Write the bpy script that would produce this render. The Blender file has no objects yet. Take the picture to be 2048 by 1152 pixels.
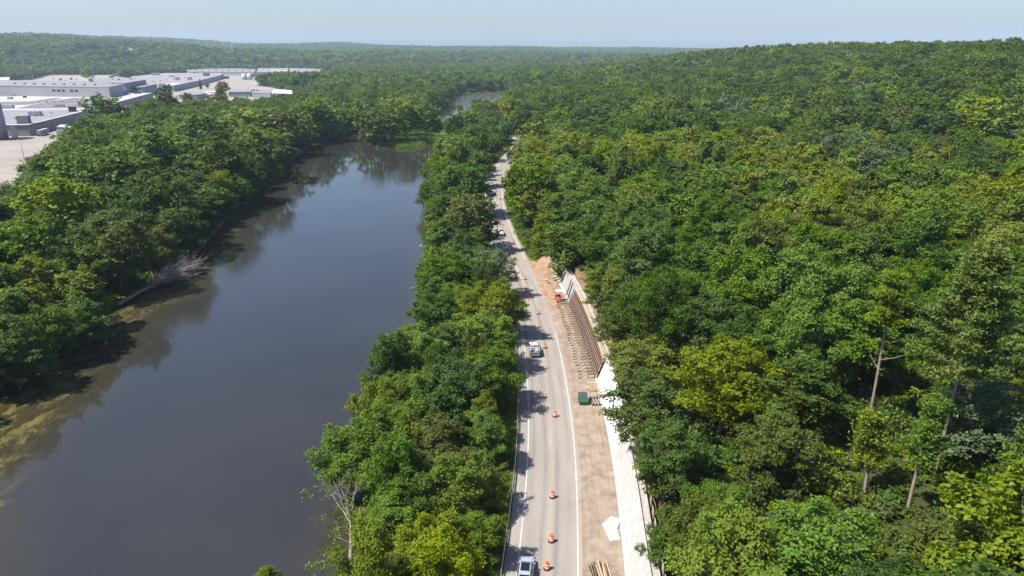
import bpy, math, random
import numpy as np
from mathutils import Vector, Matrix

# ---------------------------------------------------------------- camera, light, exposure
scene = bpy.context.scene
COL = scene.collection
CAM_H, PITCH, FPX = 58.0, math.radians(19.03), 1366.0
cam_data = bpy.data.cameras.new('camera')
cam_data.sensor_width = 36.0
cam_data.lens = 36.0 * FPX / 2048.0
cam_data.clip_start, cam_data.clip_end = 1.0, 40000.0
cam = bpy.data.objects.new('camera', cam_data)
cam.location = (0, 0, CAM_H)
cam.rotation_euler = (math.pi / 2 - PITCH, 0, 0)
COL.objects.link(cam)
scene.camera = cam

SUN_EL, SUN_AZ = math.radians(57), math.radians(-106)      # azimuth clockwise from +Y: sun stands at the left, a little behind
world = bpy.data.worlds.new('World')
scene.world = world
world.use_nodes = True
wn = world.node_tree
wn.nodes.clear()
sky = wn.nodes.new('ShaderNodeTexSky')
sky.sky_type = 'NISHITA'
sky.sun_disc = False
sky.sun_elevation, sky.sun_rotation = SUN_EL, SUN_AZ
sky.altitude, sky.air_density, sky.dust_density, sky.ozone_density = 300, 1.2, 2.1, 3.2
bg = wn.nodes.new('ShaderNodeBackground')
bg.inputs['Strength'].default_value = 0.071
wo = wn.nodes.new('ShaderNodeOutputWorld')
tint = wn.nodes.new('ShaderNodeMix'); tint.data_type = 'RGBA'; tint.blend_type = 'MULTIPLY'
tint.inputs[0].default_value = 1.0; tint.inputs[7].default_value = (0.91, 0.94, 1.11, 1)          # the camera's cool white balance
wn.links.new(sky.outputs[0], tint.inputs[6])
wn.links.new(tint.outputs[2], bg.inputs[0])
wn.links.new(bg.outputs[0], wo.inputs[0])

sun_data = bpy.data.lights.new('sun', 'SUN')
sun_data.energy, sun_data.angle, sun_data.color = 4.5, math.radians(0.53), (1.0, 0.95, 0.87)
sun = bpy.data.objects.new('sun', sun_data)
sd = Vector((math.sin(SUN_AZ) * math.cos(SUN_EL), math.cos(SUN_AZ) * math.cos(SUN_EL), math.sin(SUN_EL)))
sun.rotation_euler = sd.to_track_quat('Z', 'Y').to_euler()
sun.location = (-200, -50, 300)
COL.objects.link(sun)

vs = scene.view_settings
vs.view_transform, vs.look, vs.gamma, vs.use_curve_mapping = 'Standard', 'None', 1.0, False
vs.exposure = 1.2
scene.cycles.use_denoising = True
scene.cycles.volume_bounces = 1
scene.cycles.max_bounces = 6
scene.cycles.diffuse_bounces = 3
scene.cycles.glossy_bounces = 3
scene.cycles.transmission_bounces = 4
scene.cycles.sample_clamp_indirect = 6.0

rng = np.random.default_rng(7)
random.seed(7)
R = math.radians

# ---------------------------------------------------------------- small helpers
def gp(px, py, z=0.0):
    """The point of the place at height z that the 2048-pixel photograph shows at (px, py)."""
    x, y = (px - 1024.0) / FPX, -(py - 576.0) / FPX
    d = np.array([x, y * math.sin(PITCH) + math.cos(PITCH), y * math.cos(PITCH) - math.sin(PITCH)])
    t = (z - CAM_H) / d[2]
    return np.array([d[0] * t, d[1] * t, z])

def proj(X, Y, Z):
    dz = Z - CAM_H
    f = Y * math.cos(PITCH) - dz * math.sin(PITCH)
    u = Y * math.sin(PITCH) + dz * math.cos(PITCH)
    return 1024 + FPX * X / f, 576 - FPX * u / f, f

def pole_top(base, px_top_y):
    """height of an upright thing standing at base whose top shows at row px_top_y"""
    b = math.atan((px_top_y - 576.0) / FPX) + PITCH
    return CAM_H - base[1] * math.tan(b) - base[2]

def hash2(ix, iy, s=0):
    h = (ix.astype(np.int64) * 374761393 + iy.astype(np.int64) * 668265263 + s * 1274126177) & 0x7fffffff
    h = ((h ^ (h >> 13)) * 1274126177) & 0x7fffffff
    return ((h ^ (h >> 16)) & 0xffff) / 65535.0

def vnoise(x, y, s=0):
    x, y = np.asarray(x, float), np.asarray(y, float)
    ix, iy = np.floor(x), np.floor(y)
    fx, fy = x - ix, y - iy
    fx, fy = fx * fx * (3 - 2 * fx), fy * fy * (3 - 2 * fy)
    a, b = hash2(ix, iy, s), hash2(ix + 1, iy, s)
    c, d = hash2(ix, iy + 1, s), hash2(ix + 1, iy + 1, s)
    return (a * (1 - fx) + b * fx) * (1 - fy) + (c * (1 - fx) + d * fx) * fy

def fbm(x, y, s=0, o=3):
    v, a = 0.0, 0.5
    for k in range(o):
        v = v + a * vnoise(x * 2 ** k, y * 2 ** k, s + k)
        a *= 0.5
    return v / (1 - 0.5 ** o)

def sstep(a, b, x):
    t = np.clip((x - a) / (b - a), 0, 1)
    return t * t * (3 - 2 * t)

class MB:
    """collects geometry and links it as one mesh object"""
    def __init__(self):
        self.v, self.f, self.m, self.s = [], [], [], []
    def poly(self, pts, faces, mi=0, smooth=False):
        o = len(self.v)
        self.v += [tuple(p) for p in pts]
        for f in faces:
            self.f.append(tuple(i + o for i in f)); self.m.append(mi); self.s.append(smooth)
        return self
    def box(self, c, s, rz=0.0, mi=0, taper=1.0, M=None):
        x, y, z = s[0] / 2, s[1] / 2, s[2] / 2
        t = taper
        p = [(-x, -y, -z), (x, -y, -z), (x, y, -z), (-x, y, -z), (-x * t, -y * t, z), (x * t, -y * t, z), (x * t, y * t, z), (-x * t, y * t, z)]
        ca, sa = math.cos(rz), math.sin(rz)
        q = [(c[0] + a * ca - b * sa, c[1] + a * sa + b * ca, c[2] + d) for a, b, d in p]
        if M is not None:
            q = [tuple(M @ Vector(a)) for a in q]
        return self.poly(q, [(0, 3, 2, 1), (4, 5, 6, 7), (0, 1, 5, 4), (1, 2, 6, 5), (2, 3, 7, 6), (3, 0, 4, 7)], mi)
    def prism(self, base, z0, z1, mi=0, top=True, bottom=True):
        n = len(base)
        zz0 = z0 if hasattr(z0, '__len__') else [z0] * n
        zz1 = z1 if hasattr(z1, '__len__') else [z1] * n
        p = [(b[0], b[1], zz0[i]) for i, b in enumerate(base)] + [(b[0], b[1], zz1[i]) for i, b in enumerate(base)]
        fs = [(i, (i + 1) % n, n + (i + 1) % n, n + i) for i in range(n)]
        if top: fs.append(tuple(range(n, 2 * n)))
        if bottom: fs.append(tuple(range(n - 1, -1, -1)))
        return self.poly(p, fs, mi)
    def tube(self, pts, rad, n=6, mi=0, cap=True, smooth=True):
        pts = [Vector(p) for p in pts]
        if not hasattr(rad, '__len__'): rad = [rad] * len(pts)
        rings, o = [], len(self.v)
        for i, p in enumerate(pts):
            d = (pts[min(i + 1, len(pts) - 1)] - pts[max(i - 1, 0)])
            d = d.normalized() if d.length > 1e-9 else Vector((0, 0, 1))
            a = d.cross(Vector((0, 0, 1)) if abs(d.z) < 0.9 else Vector((1, 0, 0))).normalized()
            b = d.cross(a)
            for k in range(n):
                t = 2 * math.pi * k / n
                self.v.append(tuple(p + (a * math.cos(t) + b * math.sin(t)) * rad[i]))
        for i in range(len(pts) - 1):
            for k in range(n):
                self.f.append((o + i * n + k, o + i * n + (k + 1) % n, o + (i + 1) * n + (k + 1) % n, o + (i + 1) * n + k))
                self.m.append(mi); self.s.append(smooth)
        if cap:
            self.f.append(tuple(o + k for k in range(n - 1, -1, -1))); self.m.append(mi); self.s.append(False)
            e = o + (len(pts) - 1) * n
            self.f.append(tuple(e + k for k in range(n))); self.m.append(mi); self.s.append(False)
        return self
    def lathe(self, c, prof, n=16, mi=0):
        return self.tube([(c[0], c[1], c[2] + z) for r, z in prof], [max(r, 0.001) for r, z in prof], n, mi) if len(prof) > 1 else self
    def grid(self, P, mi=0, smooth=True):
        """P: (rows, cols, 3)"""
        r, c = P.shape[:2]
        o = len(self.v)
        self.v += [tuple(p) for p in P.reshape(-1, 3)]
        for i in range(r - 1):
            for j in range(c - 1):
                a = o + i * c + j
                self.f.append((a, a + 1, a + c + 1, a + c)); self.m.append(mi); self.s.append(smooth)
        return self
    def mesh(self, name):
        me = bpy.data.meshes.new(name)
        me.from_pydata(self.v, [], self.f)
        me.polygons.foreach_set('material_index', self.m)
        me.polygons.foreach_set('use_smooth', self.s)
        me.update()
        return me
    def build(self, name, mats, parent=None, loc=None):
        me = self.mesh(name)
        for m in (mats if isinstance(mats, (list, tuple)) else [mats]):
            me.materials.append(m)
        return link(name, me, parent, loc)

def link(name, data, parent=None, loc=None):
    o = bpy.data.objects.new(name, data)
    COL.objects.link(o)
    if parent is not None: o.parent = parent
    if loc is not None: o.location = loc
    return o

def np_mesh(name, V, Fq, attrs=None, smooth=False, mats=()):
    """V (n,3), Fq (m,4) quads, attrs {name: per-point floats}"""
    me = bpy.data.meshes.new(name)
    me.vertices.add(len(V)); me.vertices.foreach_set('co', np.asarray(V, np.float32).ravel())
    m = len(Fq)
    me.loops.add(m * 4); me.loops.foreach_set('vertex_index', np.asarray(Fq, np.int32).ravel())
    me.polygons.add(m)
    me.polygons.foreach_set('loop_start', np.arange(0, m * 4, 4, dtype=np.int32))
    if smooth: me.polygons.foreach_set('use_smooth', np.ones(m, bool))
    me.update(calc_edges=True)
    for k, a in (attrs or {}).items():
        at = me.attributes.new(k, 'FLOAT', 'POINT')
        at.data.foreach_set('value', np.asarray(a, np.float32))
    for mt in mats: me.materials.append(mt)
    return me

def grid_faces(r, c):
    i, j = np.meshgrid(np.arange(r - 1), np.arange(c - 1), indexing='ij')
    a = (i * c + j).ravel()
    return np.stack([a, a + 1, a + c + 1, a + c], 1)

def tag(o, label=None, cat=None, group=None, kind=None):
    if label: o['label'] = label
    if cat: o['category'] = cat
    if group: o['group'] = group
    if kind: o['kind'] = kind
    return o

def thing(name, label, cat, loc=(0, 0, 0), rz=0.0, group=None):
    o = bpy.data.objects.new(name, None)
    o.empty_display_size = 0.3
    COL.objects.link(o)
    o.location, o.rotation_euler = loc, (0, 0, rz)
    return tag(o, label, cat, group)

def copy_tree(o, parent=None):
    c = o.copy(); COL.objects.link(c)
    if parent is not None: c.parent = parent
    for ch in list(o.children): copy_tree(ch, c)
    return c

# ---------------------------------------------------------------- materials
def new_mat(name):
    m = bpy.data.materials.new(name); m.use_nodes = True
    nt = m.node_tree; nt.nodes.clear()
    out = nt.nodes.new('ShaderNodeOutputMaterial')
    return m, nt, out

def nd(nt, t, **kw):
    n = nt.nodes.new(t)
    for k, v in kw.items():
        if k in n.inputs.keys(): 
            if isinstance(v, bpy.types.NodeSocket): nt.links.new(v, n.inputs[k])
            else: n.inputs[k].default_value = v
        else: setattr(n, k, v)
    return n

def ramp(nt, fac, stops):
    r = nt.nodes.new('ShaderNodeValToRGB')
    e = r.color_ramp.elements
    while len(e) < len(stops): e.new(0.5)
    for el, (p, c) in zip(e, stops):
        el.position = p; el.color = (*c, 1) if len(c) == 3 else c
    nt.links.new(fac, r.inputs[0])
    return r.outputs[0]

def mixc(nt, fac, a, b, blend='MIX'):
    n = nt.nodes.new('ShaderNodeMix'); n.data_type = 'RGBA'; n.blend_type = blend
    for s, v in ((0, fac), (6, a), (7, b)):
        if isinstance(v, bpy.types.NodeSocket): nt.links.new(v, n.inputs[s])
        elif s == 0: n.inputs[0].default_value = v
        else: n.inputs[s].default_value = (*v, 1)
    return n.outputs[2]

def mathn(nt, op, a, b=0.0, clamp=False):
    n = nt.nodes.new('ShaderNodeMath'); n.operation = op; n.use_clamp = clamp
    for s, v in ((0, a), (1, b)):
        if isinstance(v, bpy.types.NodeSocket): nt.links.new(v, n.inputs[s])
        else: n.inputs[s].default_value = v
    return n.outputs[0]

def noise(nt, scale, detail=4, vec=None, rough=0.55):
    n = nt.nodes.new('ShaderNodeTexNoise')
    n.inputs['Scale'].default_value, n.inputs['Detail'].default_value, n.inputs['Roughness'].default_value = scale, detail, rough
    if vec is not None: nt.links.new(vec, n.inputs['Vector'])
    return n.outputs['Fac']

def pos(nt, scale=(1, 1, 1), kind='pos'):
    if kind == 'pos': v = nt.nodes.new('ShaderNodeNewGeometry').outputs['Position']
    elif kind == 'uv': v = nt.nodes.new('ShaderNodeTexCoord').outputs['UV']
    else: v = nt.nodes.new('ShaderNodeTexCoord').outputs['Object']
    mp = nt.nodes.new('ShaderNodeMapping'); mp.inputs['Scale'].default_value = scale
    nt.links.new(v, mp.inputs[0])
    return mp.outputs[0]

def simple(name, col, rough=0.7, var=0.15, scale=3.0, metal=0.0, bump=0.0, coat=0.0, col2=None, kind='obj'):
    """plain paint / metal / wood: base colour broken by two noises"""
    m, nt, out = new_mat(name)
    v = pos(nt, kind=kind)
    n1, n2 = noise(nt, scale, 5, v), noise(nt, scale * 7, 3, v)
    col = tuple(c * 0.79 for c in col)
    lo = tuple(c * (1 - var) for c in col) if col2 is None else tuple(c * 0.79 for c in col2)
    hi = tuple(min(1, c * (1 + var)) for c in col)
    f = mathn(nt, 'ADD', mathn(nt, 'MULTIPLY', n1, 0.65), mathn(nt, 'MULTIPLY', n2, 0.35))
    c = ramp(nt, f, [(0.33, lo), (0.66, hi)])
    b = nd(nt, 'ShaderNodeBsdfPrincipled', Roughness=rough, Metallic=metal)
    nt.links.new(c, b.inputs['Base Color'])
    if coat: b.inputs['Coat Weight'].default_value = coat
    if bump:
        bn = nd(nt, 'ShaderNodeBump', Strength=bump, Distance=0.05); nt.links.new(n2, bn.inputs['Height'])
        nt.links.new(bn.outputs[0], b.inputs['Normal'])
    nt.links.new(b.outputs[0], out.inputs[0])
    return m
# ================================================================ layout of the place
def smooth_line(pts, y0, y1, sig=9.0):
    P = np.array(pts); P = P[np.argsort(P[:, 1])]
    y = np.arange(y0, y1, 1.0)
    x = np.interp(y, P[:, 1], P[:, 0])
    s0 = (P[3, 0] - P[0, 0]) / (P[3, 1] - P[0, 1]); s1 = (P[-1, 0] - P[-3, 0]) / (P[-1, 1] - P[-3, 1])
    x = np.where(y < P[0, 1], P[0, 0] + s0 * (y - P[0, 1]), x)
    x = np.where(y > P[-1, 1], P[-1, 0] + s1 * np.minimum(y - P[-1, 1], 70), x)
    k = np.exp(-0.5 * (np.arange(-30, 31) / sig) ** 2); k /= k.sum()
    xs = np.convolve(np.pad(x, 30, mode='reflect', reflect_type='odd'), k, mode='valid')
    return y, xs

RY, RX = smooth_line([gp(*p)[:2] for p in [(1092, 1152), (1104, 993), (1104, 906), (1099, 813), (1088.6, 721), (1073.8, 647),
    (1056, 593), (1039, 549), (1024, 513), (1011, 484), (1000, 455), (991, 425), (987, 400), (988, 378), (993, 357), (998, 345), (1008, 331), (1016, 322)]], -120, 520)
RS = np.gradient(RX)
def road_x(y): return np.interp(y, RY, RX)
def road_c(x, y):
    s = np.interp(y, RY, RS)
    return (x - road_x(y)) / np.sqrt(1 + s * s)
def on_road(c, y):
    """world x, y of the point at signed distance c right of the centre line"""
    s = float(np.interp(y, RY, RS)); n = math.sqrt(1 + s * s)
    return np.array([float(road_x(y)) + c / n, y - c * s / n])
def road_dir(y): return -math.atan(float(np.interp(y, RY, RS)))       # rotation about z of something facing along the road
def y_of(py): return float(gp(1024, py)[1])

LEFT_BANK = [(-420, 1180), (-150, 900), (0, 775), (110, 690), (230, 612), (310, 572), (400, 500), (480, 410), (555, 350), (600, 306), (645, 281), (700, 268),
             (760, 256), (830, 238), (880, 220), (905, 199), (925, 188), (990, 184), (1010, 181)]
RIGHT_BANK = [(690, 1152), (715, 1000), (760, 860), (788, 790), (815, 715), (838, 650), (851, 560), (860, 490), (857, 430), (864, 360), (880, 312), (889, 280),
              (889, 250), (908, 231), (962, 212), (1010, 199), (1022, 183)]
WZ = -4.0
lb = [gp(x, y, WZ)[:2] for x, y in LEFT_BANK]
rb = [gp(x, y, WZ)[:2] for x, y in RIGHT_BANK]
rb = [p * (0.77 if i >= 12 else 1.0) for i, p in enumerate(rb)]           # the trees on this shore hide its last stretch
lb = [lb[0] + np.array([-15, -160])] + lb
rb = [rb[0] + np.array([4, -140])] + rb
RIVER = np.array(lb + rb[::-1])
ISLAND = np.array([gp(x, y, WZ)[:2] for x, y in [(730, 284), (765, 287), (776, 293), (800, 298), (835, 295), (856, 286), (874, 273), (884, 262), (880, 250), (858, 244), (800, 252), (750, 264)]])

def sdist(poly, X, Y):
    """signed distance to a closed polygon, negative inside"""
    sh = X.shape; X, Y = X.ravel(), Y.ravel()
    d = np.full(X.shape, 1e9); ins = np.zeros(X.shape, bool)
    for a, b in zip(poly, np.roll(poly, -1, 0)):
        ex, ey = b - a
        t = np.clip(((X - a[0]) * ex + (Y - a[1]) * ey) / (ex * ex + ey * ey + 1e-9), 0, 1)
        d = np.minimum(d, (X - a[0] - t * ex) ** 2 + (Y - a[1] - t * ey) ** 2)
        cross = ((a[1] > Y) != (b[1] > Y)) & (X < (b[0] - a[0]) * (Y - a[1]) / (b[1] - a[1] + 1e-12) + a[0])
        ins ^= cross
    d = np.sqrt(d)
    return np.where(ins, -d, d).reshape(sh)

YARD = np.array([gp(x, y, 0)[:2] for x, y in [(-900, 470), (-100, 400), (35, 372), (62, 322), (110, 283), (165, 258), (235, 232), (300, 207), (345, 203), (400, 200), (520, 199), (600, 186), (548, 176), (512, 171), (524, 167), (640, 160), (676, 152), (668, 142),
                                              (560, 142), (420, 143), (330, 150), (240, 157), (235, 150), (100, 150), (60, 160), (-400, 168), (-900, 200)]])
YARD[1:12] *= np.array([0.86, 0.84, 0.82, 0.82, 0.82, 0.82, 0.82, 0.80, 0.78, 0.78, 0.80])[:, None]       # the bank trees hide its near edge
WALL_Y0, WALL_Y1 = 20.0, y_of(556)
SITE_Y1 = y_of(524)
def wall_off(y): return np.interp(y, [60, 130, 190], [9.1, 9.15, 9.5])

def bankd(X, Y):
    d = sdist(RIVER, X, Y)
    di = sdist(ISLAND, X, Y)
    near = d + 1.6 * (fbm(X / 7, Y / 7, 5) - 0.5)
    return np.maximum(near, -(di + 1.5 * (fbm(X / 5, Y / 5, 9) - 0.5))), di

def height(X, Y):
    X, Y = np.asarray(X, float), np.asarray(Y, float)
    c = road_c(X, Y)
    r = np.hypot(X, Y)
    az = np.degrees(np.arctan2(X, np.maximum(Y, 1)))
    dr, di = bankd(X, Y)
    # valley floor with soft relief
    z = 0.5 * (fbm(X / 60, Y / 60, 1) - 0.5) * sstep(5, 60, np.abs(c)) + 0.0 * X
    yd = sdist(YARD, X, Y)
    z = z * sstep(0, 25, yd)
    # hill on the right of the road
    wl = np.where(Y < WALL_Y1, 2.9, 0.4) + wall_off(Y)
    d = c - wl
    step = np.where(Y < WALL_Y1 + 2, 3.6 * sstep(WALL_Y1 + 2, WALL_Y1 - 6, Y), 0.0)
    hill = (step + 0.35) * sstep(-0.6, 0.3, d) + 8.5 * (1 - np.exp(-np.maximum(d, 0) / 19)) + 0.016 * np.minimum(np.maximum(d - 20, 0), 140)
    amp = 38 * sstep(2900, 1500, Y)
    hill = hill + amp * sstep(110, 440, X) + 2.5 * (fbm(X / 70, Y / 70, 3) - 0.5) * sstep(8, 50, d)
    hill = hill * sstep(2900, 1000, Y) * np.where(d > 0, 1, sstep(-0.6, 0.3, d))
    right = (X > -100) & (c > 0)
    z = np.where(right, z * 0.3 + hill, z)
    # hills beyond the valley
    z = z + sstep(1950, 2900, r) * 42 * sstep(-20, -33, az) * (0.75 + 0.5 * fbm(X / 330, Y / 330, 12)) * sstep(0, 160, yd)
    ridge2 = sstep(2350, 3100, r) * sstep(4300, 3300, r) * np.interp(az, [-50, -36, -24, -12, 0, 14, 30], [16, 30, 34, 26, 18, 16, 14]) * (0.4 + 1.2 * fbm(X / 420, Y / 420, 33))
    z = z + ridge2 * sstep(0, 160, yd)
    far = np.interp(az, [-50, -37, -28, -17, -8, 0, 10, 18, 30, 50], [112, 108, 104, 96, 84, 70, 60, 52, 48, 46])
    z = z + sstep(2600, 6200, r) * (far * (0.62 + 0.76 * fbm(X / 700, Y / 700, 21, 4)))
    # road bench
    bench = sstep(-9, -5.7, c) * sstep(wl - 0.2, wl - 0.6, c)
    inroad = (Y < 500)
    z = np.where(inroad, z * (1 - bench) - 0.12 * bench, z)
    wallband = (c > 8.6) & (c < wl + 0.1) & (Y < WALL_Y1 + 1)
    z = np.where(wallband, -0.3, z)
    # slope from the guard rail down to the river
    fall = np.maximum(-5.7 - c, 0)
    toward = fall / (fall + np.maximum(dr, 0) + 0.01)
    strip = (c < -5.7) & (c > -60) & (Y < 520) & (X > road_x(np.minimum(Y, 519)) - 60)
    z = np.where(strip, -0.12 + (WZ + 0.15) * sstep(0, 1, toward) + 0.5 * (fbm(X / 4, Y / 4, 6) - 0.5) * sstep(0, 4, fall), z)
    # other banks
    rise = WZ + 0.1 + 2.6 * sstep(0, 9, dr) + 1.7 * sstep(7, 26, dr)
    z = np.where(~strip & (dr < 40), np.minimum(z, rise + 0.4 * (fbm(X / 3, Y / 3, 8) - 0.5) * (dr > 1)), z)
    # island stays low
    z = np.where(di < 0, WZ + 0.12 + 0.5 * sstep(0, 3, -di) + 0.4 * sstep(3, 14, -di), z)
    # river bed
    z = np.where(dr < 0, WZ - 0.02 - np.minimum(2.5, 0.16 * -dr), z)
    return z

def hz(x, y): return float(height(np.array([x]), np.array([y]))[0])

# ---------------------------------------------------------------- setting materials
def forest_floor():
    m, nt, out = new_mat('forest floor')
    v = pos(nt)
    n1, n2, n3 = noise(nt, 0.09, 5, v), noise(nt, 1.3, 6, v), noise(nt, 7, 3, v)
    c1 = ramp(nt, n1, [(0.35, (0.030, 0.040, 0.014)), (0.65, (0.060, 0.075, 0.022))])
    c2 = ramp(nt, n2, [(0.38, (0.045, 0.034, 0.020)), (0.62, (0.055, 0.075, 0.020))])
    c = mixc(nt, 0.55, c1, c2)
    at = nd(nt, 'ShaderNodeAttribute', attribute_name='soil').outputs['Fac']
    soil = ramp(nt, n2, [(0.3, (0.18, 0.105, 0.058)), (0.7, (0.30, 0.195, 0.12))])
    sf = mathn(nt, 'ADD', at, mathn(nt, 'MULTIPLY', mathn(nt, 'SUBTRACT', n2, 0.5), 1.2), True)
    c = mixc(nt, mathn(nt, 'MULTIPLY', sf, at, True), c, soil)
    gr = nd(nt, 'ShaderNodeAttribute', attribute_name='grass').outputs['Fac']
    c = mixc(nt, gr, c, ramp(nt, n3, [(0.3, (0.09, 0.15, 0.022)), (0.7, (0.17, 0.25, 0.045))]))
    b = nd(nt, 'ShaderNodeBsdfPrincipled', Roughness=0.95)
    b.inputs['Specular IOR Level'].default_value = 0.15
    c = mixc(nt, 1.0, c, (0.79, 0.79, 0.79), 'MULTIPLY')
    nt.links.new(c, b.inputs['Base Color'])
    bn = nd(nt, 'ShaderNodeBump', Strength=0.8, Distance=0.3); nt.links.new(n2, bn.inputs['Height']); nt.links.new(bn.outputs[0], b.inputs['Normal'])
    nt.links.new(b.outputs[0], out.inputs[0])
    return m

def water_mat():
    m, nt, out = new_mat('river water')
    v = pos(nt)
    sh = nd(nt, 'ShaderNodeAttribute', attribute_name='shoal').outputs['Fac']
    wd = nd(nt, 'ShaderNodeAttribute', attribute_name='weed').outputs['Fac']
    n1 = noise(nt, 0.035, 4, v)
    vs_ = pos(nt, (0.55, 0.16, 1)); n2 = noise(nt, 1.0, 6, vs_, 0.7)
    deep = ramp(nt, n1, [(0.3, (0.0185, 0.0188, 0.0180)), (0.7, (0.0260, 0.0258, 0.0230))])
    bed = ramp(nt, n2, [(0.3, (0.024, 0.020, 0.008)), (0.7, (0.052, 0.043, 0.016))])
    c = mixc(nt, sh, deep, bed)
    weed = ramp(nt, noise(nt, 0.9, 6, pos(nt, (1, 0.45, 1)), 0.7), [(0.40, (0.024, 0.022, 0.008)), (0.60, (0.105, 0.090, 0.024))])
    wf = mathn(nt, 'MULTIPLY', wd, ramp_f(nt, noise(nt, 0.30, 7, pos(nt, (1, 0.5, 1)), 0.68), 0.45, 0.53))
    c = mixc(nt, wf, c, weed)
    b = nd(nt, 'ShaderNodeBsdfPrincipled', IOR=1.42)
    nt.links.new(c, b.inputs['Base Color'])
    calm = ramp_f(nt, noise(nt, 0.028, 4, pos(nt, (1, 0.35, 1))), 0.42, 0.62)
    rg = mathn(nt, 'ADD', 0.02, mathn(nt, 'MULTIPLY', calm, 0.07))
    rg = mathn(nt, 'ADD', rg, mathn(nt, 'MULTIPLY', wf, 0.4))
    nt.links.new(rg, b.inputs['Roughness'])
    r1 = noise(nt, 1.0, 4, pos(nt, (1.0, 2.6, 1)), 0.65)
    r2 = noise(nt, 1.0, 3, pos(nt, (0.22, 0.5, 1)))
    h = mathn(nt, 'ADD', mathn(nt, 'MULTIPLY', r1, 0.5), r2)
    bs = mathn(nt, 'ADD', 0.05, mathn(nt, 'MULTIPLY', calm, 0.13))
    bn = nd(nt, 'ShaderNodeBump', Distance=0.10); nt.links.new(bs, bn.inputs['Strength']); nt.links.new(h, bn.inputs['Height'])
    nt.links.new(bn.outputs[0], b.inputs['Normal'])
    nt.links.new(b.outputs[0], out.inputs[0])
    return m

def ramp_f(nt, f, a, b):
    n = nt.nodes.new('ShaderNodeMapRange'); n.interpolation_type = 'SMOOTHSTEP'
    n.inputs[1].default_value, n.inputs[2].default_value = a, b
    nt.links.new(f, n.inputs[0])
    return n.outputs[0]

def asphalt_mat():
    m, nt, out = new_mat('worn grey asphalt')
    uv = pos(nt, kind='uv')                                   # u: metres across, v: metres along
    sx = nd(nt, 'ShaderNodeSeparateXYZ'); nt.links.new(uv, sx.inputs[0])
    u = sx.outputs[0]
    n1 = noise(nt, 1.0, 5, pos(nt, (0.35, 0.05, 1), 'uv'))
    n2 = noise(nt, 1.0, 5, pos(nt, (2.5, 0.35, 1), 'uv'), 0.65)
    n3 = noise(nt, 9, 3, uv)
    c = ramp(nt, n1, [(0.3, (0.250, 0.226, 0.203)), (0.7, (0.320, 0.290, 0.260))])
    # tyre-darkened wheel paths, 0.9 m either side of each lane's middle
    wp = mathn(nt, 'ABSOLUTE', mathn(nt, 'SUBTRACT', mathn(nt, 'ABSOLUTE', mathn(nt, 'SUBTRACT', mathn(nt, 'ABSOLUTE', u), 1.8)), 0.85))
    wpf = mathn(nt, 'MULTIPLY', mathn(nt, 'SUBTRACT', 1.0, ramp_f(nt, wp, 0.05, 0.55)), ramp_f(nt, noise(nt, 1.0, 3, pos(nt, (0.3, 0.02, 1), 'uv')), 0.35, 0.6))
    c = mixc(nt, mathn(nt, 'MULTIPLY', wpf, 0.75), c, (0.165, 0.153, 0.145))
    c = mixc(nt, mathn(nt, 'MULTIPLY', ramp_f(nt, n2, 0.56, 0.70), 0.48), c, (0.145, 0.132, 0.124))
    c = mixc(nt, mathn(nt, 'MULTIPLY', ramp_f(nt, n2, 0.42, 0.28), 0.35), c, (0.36, 0.325, 0.28))
    # long seams and transverse cracks
    vo = nt.nodes.new('ShaderNodeTexVoronoi'); vo.feature = 'DISTANCE_TO_EDGE'; vo.inputs['Scale'].default_value = 1.0
    w = nd(nt, 'ShaderNodeVectorMath', operation='ADD')
    nt.links.new(pos(nt, (0.22, 0.11, 1), 'uv'), w.inputs[0])
    nn = nt.nodes.new('ShaderNodeTexNoise'); nn.inputs['Scale'].default_value = 1.2
    nt.links.new(uv, nn.inputs['Vector'])
    sc = nd(nt, 'ShaderNodeVectorMath', operation='SCALE'); sc.inputs['Scale'].default_value = 0.12
    nt.links.new(nn.outputs['Color'], sc.inputs[0]); nt.links.new(sc.outputs[0], w.inputs[1])
    nt.links.new(w.outputs[0], vo.inputs['Vector'])
    ck = mathn(nt, 'SUBTRACT', 1.0, ramp_f(nt, vo.outputs[0], 0.004, 0.012))
    c = mixc(nt, mathn(nt, 'MULTIPLY', ck, 0.16), c, (0.10, 0.09, 0.085))
    # tracked-out soil towards the dirt strip
    df = mathn(nt, 'MULTIPLY', ramp_f(nt, u, 0.3, 4.3), ramp_f(nt, noise(nt, 1.0, 5, pos(nt, (0.6, 0.12, 1), 'uv')), 0.36, 0.62))
    c = mixc(nt, mathn(nt, 'MULTIPLY', df, 0.55), c, (0.37, 0.295, 0.225))
    c = mixc(nt, mathn(nt, 'MULTIPLY', n3, 0.12), c, (0.2, 0.19, 0.18))
    b = nd(nt, 'ShaderNodeBsdfPrincipled', Roughness=0.9)
    b.inputs['Specular IOR Level'].default_value = 0.25
    c = mixc(nt, 1.0, c, (0.79, 0.79, 0.79), 'MULTIPLY')
    nt.links.new(c, b.inputs['Base Color'])
    bn = nd(nt, 'ShaderNodeBump', Strength=0.3, Distance=0.02); nt.links.new(n3, bn.inputs['Height']); nt.links.new(bn.outputs[0], b.inputs['Normal'])
    nt.links.new(b.outputs[0], out.inputs[0])
    return m

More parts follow.
